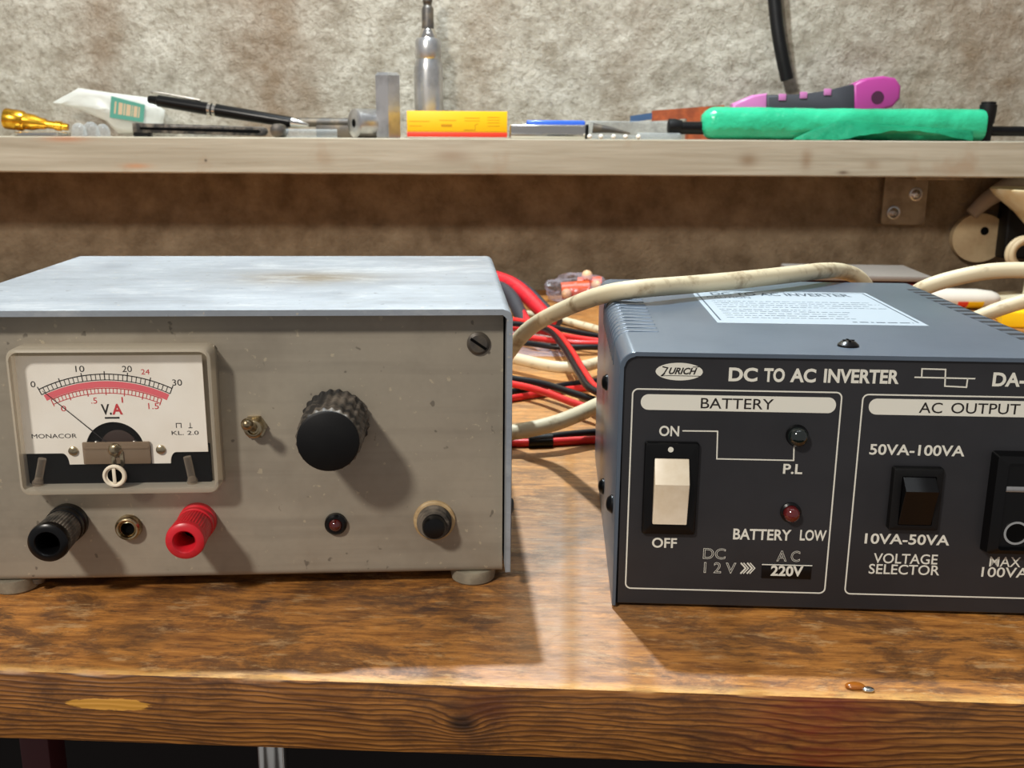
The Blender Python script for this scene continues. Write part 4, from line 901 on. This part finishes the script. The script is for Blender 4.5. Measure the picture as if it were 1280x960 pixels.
# -- pen
a = on_y(186, 124, 838); b = on_y(386, 156.5, 826); d = (b-a); L = d.length
t = thing('ballpoint_pen', 'glossy black ballpoint pen with twin silver rings leaning on a flat bar', 'pen'); ud = d.normalized()
rr = 5.0
G().lathe(a, ud, [(0, 2.8), (1, 3.2), (7, 3.6), (8, 4.6), (L*.37, rr)], 32).build('upper_barrel', 'black', t); G().lathe(a, ud, [(L*.37, rr), (L*.42, rr), (L*.88, rr*.86), (L*.9, rr*.8)], 32).build('lower_barrel', 'black', t)
for k in (.385, .415): G().lathe(a, ud, [(L*k-1.3, rr), (L*k-1.0, rr+.35), (L*k+1.0, rr+.35), (L*k+1.3, rr)], 32).build('ring', 'chrome', t)
G().lathe(a, ud, [(L*.895, rr*.86), (L*.96, rr*.6), (L*.99, 1.4), (L, .7)], 28).build('tip', 'chrome', t)
cl = [a+ud*3+Vector((0, -1, 5.3)), a+ud*8+Vector((0, -1, 6.4)), a+ud*(L*.33)+Vector((0, -1, 5.8))]; G().tube(cl, .9, 8, 4).build('clip', 'steel', t)
# -- flat black bar
xa, xb = SX(166, 812), SX(333, 812); zb = shelf_z(xa)
t = thing('flat_bar', 'flat black metal bar with a rounded right end lying under the pen', 'bar', ((xa+xb)/2, 812, zb)); w = (xb-xa)/2
top = on_y(250, 154, 812).z-zb
G().prism([(-w, 3.2), (w-5, 1.2), (w-1.5, 2.0), (w, 4.8), (w-1.5, 7.4), (w-5, 8.2), (-w, top)], 0, 9, xz, .8, 2).build('bar_body', 'black_dusty', t)
G().prism([(-w+6, 5.4), (w-6, 3.2), (w-4, 4.9), (w-6, 6.0), (-w+6, 7.4)], -.15, .1, xz).build('groove', 'bore', t); G().box(-w, -w+13, 1, 9, 0, 4, .8).build('foot', 'black', t)
G().prism([(-w+30, top-2.6), (w-5, 7.3), (w-5, 7.9), (-w+30, top-1.9)], -.25, .1, xz).build('bright_edge', 'steel', t)
# -- pin
p = on_y(345, 160, 806); rr = 5.3; g = G(); g.lathe((0, 0, 0), (0, 1, 0), [(0, rr*.6), (.8, rr*.95), (1.6, rr), (22, rr)], 10); o = g.build('steel_pin', 'dark_metal', None, 30); o.location = (p.x*MM, .806, (shelf_z(p.x)+rr)*MM); tag(o, 'stubby dark steel pin seen end on beside the flat black bar', 'pin')
# -- grey rod and a clear tube behind the pen tip
xa, xb = SX(372, 852), SX(445, 852); zc0 = on_y(405, 153, 852).z; 
t = thing('steel_rod', 'dull grey steel rod lying behind the socket and the pen tip', 'rod', ((xa+xb)/2, 852, shelf_z(xa)))
hh = zc0-shelf_z(xa)
G().tube([(-(xb-xa)/2, 0, hh), ((xb-xa)/2+18, 0, hh)], 3.6, 16, 0).build('shaft', 'dark_metal', t); G().box(-8, 34, -3, 3, 0, hh-2, .6).build('rest_block', 'dark_metal', t)
xa, xb = SX(352, 818), SX(420, 818); rr = 3.3; z_ = shelf_z(xa)+rr; tag(G().tube([(xa, 818, z_), (xb, 824, z_)], rr, 16, 0).build('clear_tube', 'clear'), 'short clear plastic tube lying in front of the dull grey rod', 'tube')
# -- gold connector, disc, clear caps
a = on_y(6, 148, 826); ud = Vector((.97, .1, -.13)).normalized(); t = thing('coaxial_connector', 'gold plated connector with a knurled left end on a silver disc', 'connector')
G().lathe(a, ud, [(3, 4.5), (0, 5.2), (0, 7.6), (1, 8.2), (14, 8.0), (15, 7.0)], 36, flute=(18, .35, 7.9)).build('nut', 'brass', t, 40)
G().lathe(a, ud, [(15, 6.6), (22, 6.2), (27, 4.6), (31, 4.2)], 32).build('sleeve', 'brass', t); G().lathe(a, ud, [(31, 3.2), (38, 3.2), (38.5, 3.9), (43, 3.9), (43.5, 3.0), (48, 2.8), (48, .01)], 28).build('tail', 'brass', t)
G().lathe(a, ud, [(1, 5.1), (1.2, 5.1), (1.2, .01)], 28).build('bore', 'bore', t)
p = on_y(50, 163, 822); g = G(); g.lathe((0, 0, 0), (0, 0, 1), [(0, 20), (.6, 21), (2.6, 21), (3.2, 20), (3.3, .01)], 56); o = g.build('silver_disc', 'chrome'); o.location = (p.x*MM, .826, shelf_z(p.x)*MM); tag(o, 'thin shiny silver disc lying under the gold connector', 'disc')
for px, py, y, rr, lb in ((98, 157, 822, 6.0, 'clear plastic stopper next to the silver disc'), (113, 155, 834, 6.6, 'clear plastic stopper, middle of the three'), (128, 157, 824, 5.6, 'clear plastic stopper nearest to the flat black bar')):
    p = on_y(px, py, y); g = G(); g.lathe((0, 0, 0), (0, 0, 1), [(0, rr), (rr*.8, rr*.95), (rr*1.4, rr*.7), (rr*1.7, rr*.3), (rr*1.72, .01)], 28); o = g.build('plastic_stopper', 'clear'); o.location = (p.x*MM, y*MM, shelf_z(p.x)*MM); tag(o, lb, 'stopper', 'clear stoppers on the shelf')
# -- milky bag with teal label
y0 = 868; base = [(66, 128), (98, 110), (140, 116), (186, 122), (206, 138), (202, 166), (150, 168), (134, 152), (98, 136)]
P3 = [on_y(px, py, y0) for px, py in base]; cc = sum(P3, Vector())/len(P3)
t = thing('plastic_bag', 'milky plastic bag with a teal barcode label leaning on the wall', 'bag'); g = G()
rings = []
for k, (s, dy) in enumerate(((1, 0), (.96, -3), (.8, -5.5), (.4, -7), (.02, -7.3))): rings.append([cc+(p-cc)*s+Vector((0, dy, 0)) for p in P3])
rings = [[cc+(p-cc)*s+Vector((0, 4.5*(1-s), 0)) for p in P3] for s in (.02, .5, .97)] + rings
g.loft(rings); bmesh.ops.subdivide_edges(g.bm, edges=g.bm.edges[:], cuts=2, use_grid_fill=True); 
for v in g.bm.verts: v.co.y += 1.6*mnoise.noise(v.co/9)
g.build('bag_film', 'bag', t, 60)
LB = [on_y(px, py, y0-9) for px, py in ((139, 120), (181, 131), (179, 153), (137, 147))]
g = G(); A = LB; g.loft([[p for p in A], [p+Vector((0, .5, 0)) for p in A]]); lb = g.build('barcode_label', 'teal', t, 0)
def bil(u, v, o=-.05): p = A[0]*(1-u)*(1-v)+A[1]*u*(1-v)+A[2]*u*v+A[3]*(1-u)*v; return p+Vector((0, o, 0))
g = G()
for u0_, u1_ in ((.12, .17), (.24, .36), (.39, .44), (.47, .60), (.63, .66), (.69, .80), (.83, .87)): g.loft([[bil(u0_, .2), bil(u1_, .2), bil(u1_, .78), bil(u0_, .78)], [bil(u0_, .2, .1), bil(u1_, .2, .1), bil(u1_, .78, .1), bil(u0_, .78, .1)]])
g.build('bars', 'tan', lb, 0)
# -- right of the carton: steel bar, blue and clear tubes, spike, bead strip
xa, xb = SX(637, 812), SX(735, 812); zb = shelf_z(xa); h = on_y(690, 156, 812).z-zb
t = thing('steel_bar', 'square polished steel bar lying right of the yellow carton', 'bar', (xa, 812, zb)); G().box(0, xb-xa, 0, 10, .1, h, 1.0, 3).build('bar_body', 'chrome', t); G().box(xb-xa-2.4, xb-xa+.4, -.4, 10.4, 0, h+.4, .5).build('end_band', 'black', t)
t = thing('sleeve_tube', 'clear plastic tube with a blue left half behind the steel bar', 'tube')
a = on_y(658, 153, 838); b = on_y(731, 153, 838); c = on_y(852, 155, 838); rr = 6.2; zz_ = shelf_z(a.x)+12.2
G().box(a.x, b.x, 832, 844, shelf_z(a.x)+.1, zz_+2.2, 1.5, 3).build('blue_half', 'blue_clear', t); G().box(b.x, c.x, 832, 845, shelf_z(a.x)+.1, zz_+2.0, 1.5, 3).build('clear_half', 'clear', t)
t = thing('saw_blade', 'rust orange strip with a navy left end lying behind the clear tube', 'strip')
a = on_y(788, 149, 858); b = on_y(815, 145, 858); c = on_y(905, 138, 858)
def strip(a, b, h): return [Vector((a.x, 858, a.z-h)), Vector((b.x, 858, b.z-h)), Vector((b.x, 858, b.z+h)), Vector((a.x, 858, a.z+h))]
for p0, p1, h, nm, mt in ((a, b, 2.6, 'navy_end', 'navy'), (b, c, 4.2, 'orange_strip', 'rust')):
    s4 = strip(p0, p1, h); G().loft([s4, [p+Vector((0, 3, 0)) for p in s4]]).build(nm, mt, t, 0)
G().box(c.x-30, c.x-6, 856, 864, shelf_z(c.x)+.1, c.z-4.5).build('rest', 'rust', t)
a = on_y(741, 160, 819); b = on_y(788, 167, 816); t = G(); t.tube([a, a*.5+b*.5+Vector((0, 0, .6)), b], lambda u: 3.6*(1-u)+.5, 14, 6); tag(t.build('metal_spike', 'dark_metal'), 'dark tapered metal spike pointing right from the steel bar', 'spike')
t = thing('bead_strip', 'row of five tiny white beads on a clear strip', 'bead strip')
bz = shelf_z(60)+2.0
for px in (737, 751, 767, 782, 798): x = SX(px, 804); G().ball((x, 804, bz), 1.9).build('bead', 'white', t)
G().tube([(SX(735, 804), 804, bz), (SX(848, 804), 808, bz)], 1.0, 10, 0).build('strip', 'clear', t)
xa, xb = SX(797, 816), SX(850, 816); z_ = shelf_z(xa)+2.6; tag(G().tube([(xa, 817, z_), (xb, 817, z_)], 2.5, 14, 0).build('clear_tube', 'clear'), 'thin clear tube between the bead strip and the black collar', 'tube')
# -- tool wrapped in mint green plastic
yw = 822; xl, xr = SX(876, yw), SX(1224, yw); zb = shelf_z((xl+xr)/2)
t = thing('wrapped_tool', 'black rod tool wrapped in shiny mint green plastic', 'tool', (0, yw, zb))
H0 = on_y(1000, 135, yw).z-zb
rings = []
NR, NS = 72, 40
for i in range(NR+1):
    u = i/NR; x = xl+(xr-xl)*u
    e = min(1, u/.045, 1) ; e = math.sin(PI/2*min(1, max(.02, e)))**.7 if u < .045 else (1 if u < .985 else math.sqrt(max(0, 1-((u-.985)/.016)**2))*.1+.9)
    hh = (H0/2)*(.5+.5*e)*(1+.03*math.sin(u*9)); dd = 12*(.45+.55*e)
    ring = []
    for k in range(NS):
        a = 2*PI*k/NS; ca, sa = math.cos(a), math.sin(a); sq = 1/((abs(ca)**2.5+abs(sa)**2.5)**(1/2.5))
        q = Vector((x/22, ca*1.6, sa*1.6)); wr = 1+.035*mnoise.noise(q)+.03*mnoise.noise(q*2.7+Vector((0, 0, 5)))
        fold = .05*math.exp(-((x-(xl+(xr-xl)*.46)-sa*16)/7)**2)
        ring.append(Vector((x, ca*dd*sq*(wr+fold), max(.05, H0/2+sa*hh*sq*(wr+fold*.5)))))
    rings.append(ring)
wrap = G().loft(rings).build('plastic_wrap', 'green_wrap', t, 60)
def flap(u, v):   # loose fold of film hanging forward along the lower right
    x = SX(985, yw)+(SX(1207, yw)-SX(985, yw))*u
    zt_ = H0*(.62*min(1, u/.25)**.8 if u < .25 else .62-.30*(u-.25)/.75); zb_ = .3 if u < .22 else .3+H0*.30*math.sin(PI*min(1, (u-.22)/.78))**1.2
    zb_ = min(zb_, zt_)
    wv = mnoise.noise(Vector((x/8, v*1.5, 3)))
    y = -12.6-(7.0*math.sin(PI*min(1, .1+u*.88)))*v**.8+wv*1.3*v
    return Vector((x, y, max(.25, zt_+(zb_-zt_)*v+wv*.8*v)))
g = G(); g.grid(48, 10, flap); bmesh.ops.solidify(g.bm, geom=g.bm.faces[:], thickness=.3); g.build('flap', 'green_wrap', wrap, 60)
zr = on_y(862, 160, yw).z-zb
G().tube([(SX(848, yw), 0, zr), (xl+8, 0, zr)], 5.0, 20, 0).build('rod_end', 'black', t)
G().lathe((SX(834, yw), 0, zr+1), (1, 0, 0), [(0, 4.8), (.8, 6.0), (5, 6.2), (9.5, 5.2), (11, 4.8)], 28).build('collar', 'black_matt', t)
zr2 = on_y(1260, 164, yw).z-zb; xk = SX(1231, yw)
G().tube([(xr-6, 2, zr2), (xk+150, 2, zr2)], 3.9, 20, 0).build('rod', 'black', t)
zk = on_y(1231, 127, yw).z-zb
G().lathe((xk, 0, 0), (0, 0, 1), [(0, 4.4), (3, 4.6), (11, 4.6), (13.5, 5.0), (14, 5.6), (zk-8, 6.4), (zk-2.5, 6.4), (zk-2.2, 5.6), (zk-.5, 5.6), (zk, 5.0), (zk, .01)], 28).build('thumb_knob', 'black_matt', t)
# -- pink and black knife handle
yk = 862; t = thing('utility_knife', 'pink and black knife handle lying behind the mint green wrap', 'knife')
pts_t = [(916, 128), (940, 120), (957, 118), (1000, 118), (1035, 112), (1062, 106), (1080, 98), (1100, 95.5), (1116, 98), (1122, 108), (1121, 122), (1112, 133)]
pts_b = [(1090, 137), (1064, 139), (1000, 141), (957, 141), (916, 141)]
poly = [on_y(px, py, yk) for px, py in pts_t+pts_b]
def part_of(px_list, nm, mt, y0_, y1_, bev=2.2):
    pp = [on_y(px, py, yk) for px, py in px_list]; g = G(); g.prism([(p.x, p.z) for p in pp], y0_, y1_, xz, bev, 3); return g.build(nm, mt, t, 50)
part_of([(914, 130), (940, 119), (957, 117), (957, 150), (914, 150)], 'front_collar', 'pink_pale', yk-7, yk+7)
part_of([(955, 119), (1000, 118), (1035, 113), (1066, 105), (1066, 150), (955, 150)], 'grip', 'grip', yk-8, yk+8)
pe = part_of([(1063, 106), (1080, 98), (1100, 95.5), (1115, 98), (1122, 108), (1121, 123), (1112, 134), (1090, 140), (1064, 142)], 'butt_end', 'pink', yk-8.5, yk+8.5)
p = on_y(1097, 122, yk-8.6); G().lathe((p.x, yk-8.45, p.z), (0, -1, .0), [(0, 5.2), (.25, 5.2), (.25, .01)], 32, up=(1, 0, 0)).build('hang_hole', 'plum', pe)
for px, py in ((978, 121.5), (1004.5, 119), (1034.5, 115)):
    p = on_y(px, py, yk-8); G().box(p.x-3.0, p.x+3.0, yk-8.6, yk-7, p.z-2.6, p.z+2.6, .4).build('grip_stud', 'pink_pale', t)
# rests on the shelf by its underside
p0 = on_y(1010, 150, yk); G().box(p0.x-30, p0.x+30, yk-6, yk+6, shelf_z(p0.x), p0.z+2, 1).build('lower_edge', 'grip', t)
# -- black cable hanging down the wall
cb = [on_y(955, -420, 882), on_y(962, -200, 882), on_y(966, -40, 880), on_y(970, 20, 878), on_y(976, 62, 876), on_y(984, 100, 876)]
tag(G().tube(cb, 5.3, 18, 10).build('hanging_cable', 'black_matt', None, 60), 'thick black cable end hanging down in front of the plaster wall', 'cable')

# ------------------------------------------------------------------ crumbs on the bench, things below it
p = on_z(1068, 860, 0); g = G(); crumple(g, (0, 0, .5), 2.6, 1.6, .9, 9.0); o = g.build('resin_chip', 'amber'); o.location = p*MM; tag(o, 'amber resin chip on the front edge of the bench', 'chip')
p = on_z(1085, 864, 0); g = G(); crumple(g, (0, 0, .4), 1.6, 1.0, .7, 5.0); o = g.build('solder_blob', 'chrome'); o.location = p*MM; tag(o, 'tiny silver solder blob beside the amber chip', 'solder')
p = on_y(338, 952, 265); t = thing('steel_pipe', 'shiny steel pipe standing below the bench front', 'pipe', (p.x, 268, -850))
G().lathe((0, 0, 0), (0, 0, 1), [(0, 4.6), (822, 4.6), (824, 4.2), (824, 3.6), (780, 3.6)], 36).build('pipe', 'chrome', t); G().lathe((0, 0, 0), (0, 0, 1), [(0, 26), (4, 26), (6, 8), (10, 5)], 36).build('foot_flange', 'steel', t)
p = on_y(44, 950, 300); t = thing('steel_post', 'dark maroon painted post in the shadow under the bench', 'post', (p.x, 300, -850)); G().box(-5, 5, 0, 12, 6, 826, 1).build('post', 'maroon', t); G().box(-22, 22, -14, 26, 0, 8, 1).build('foot_plate', 'maroon', t)
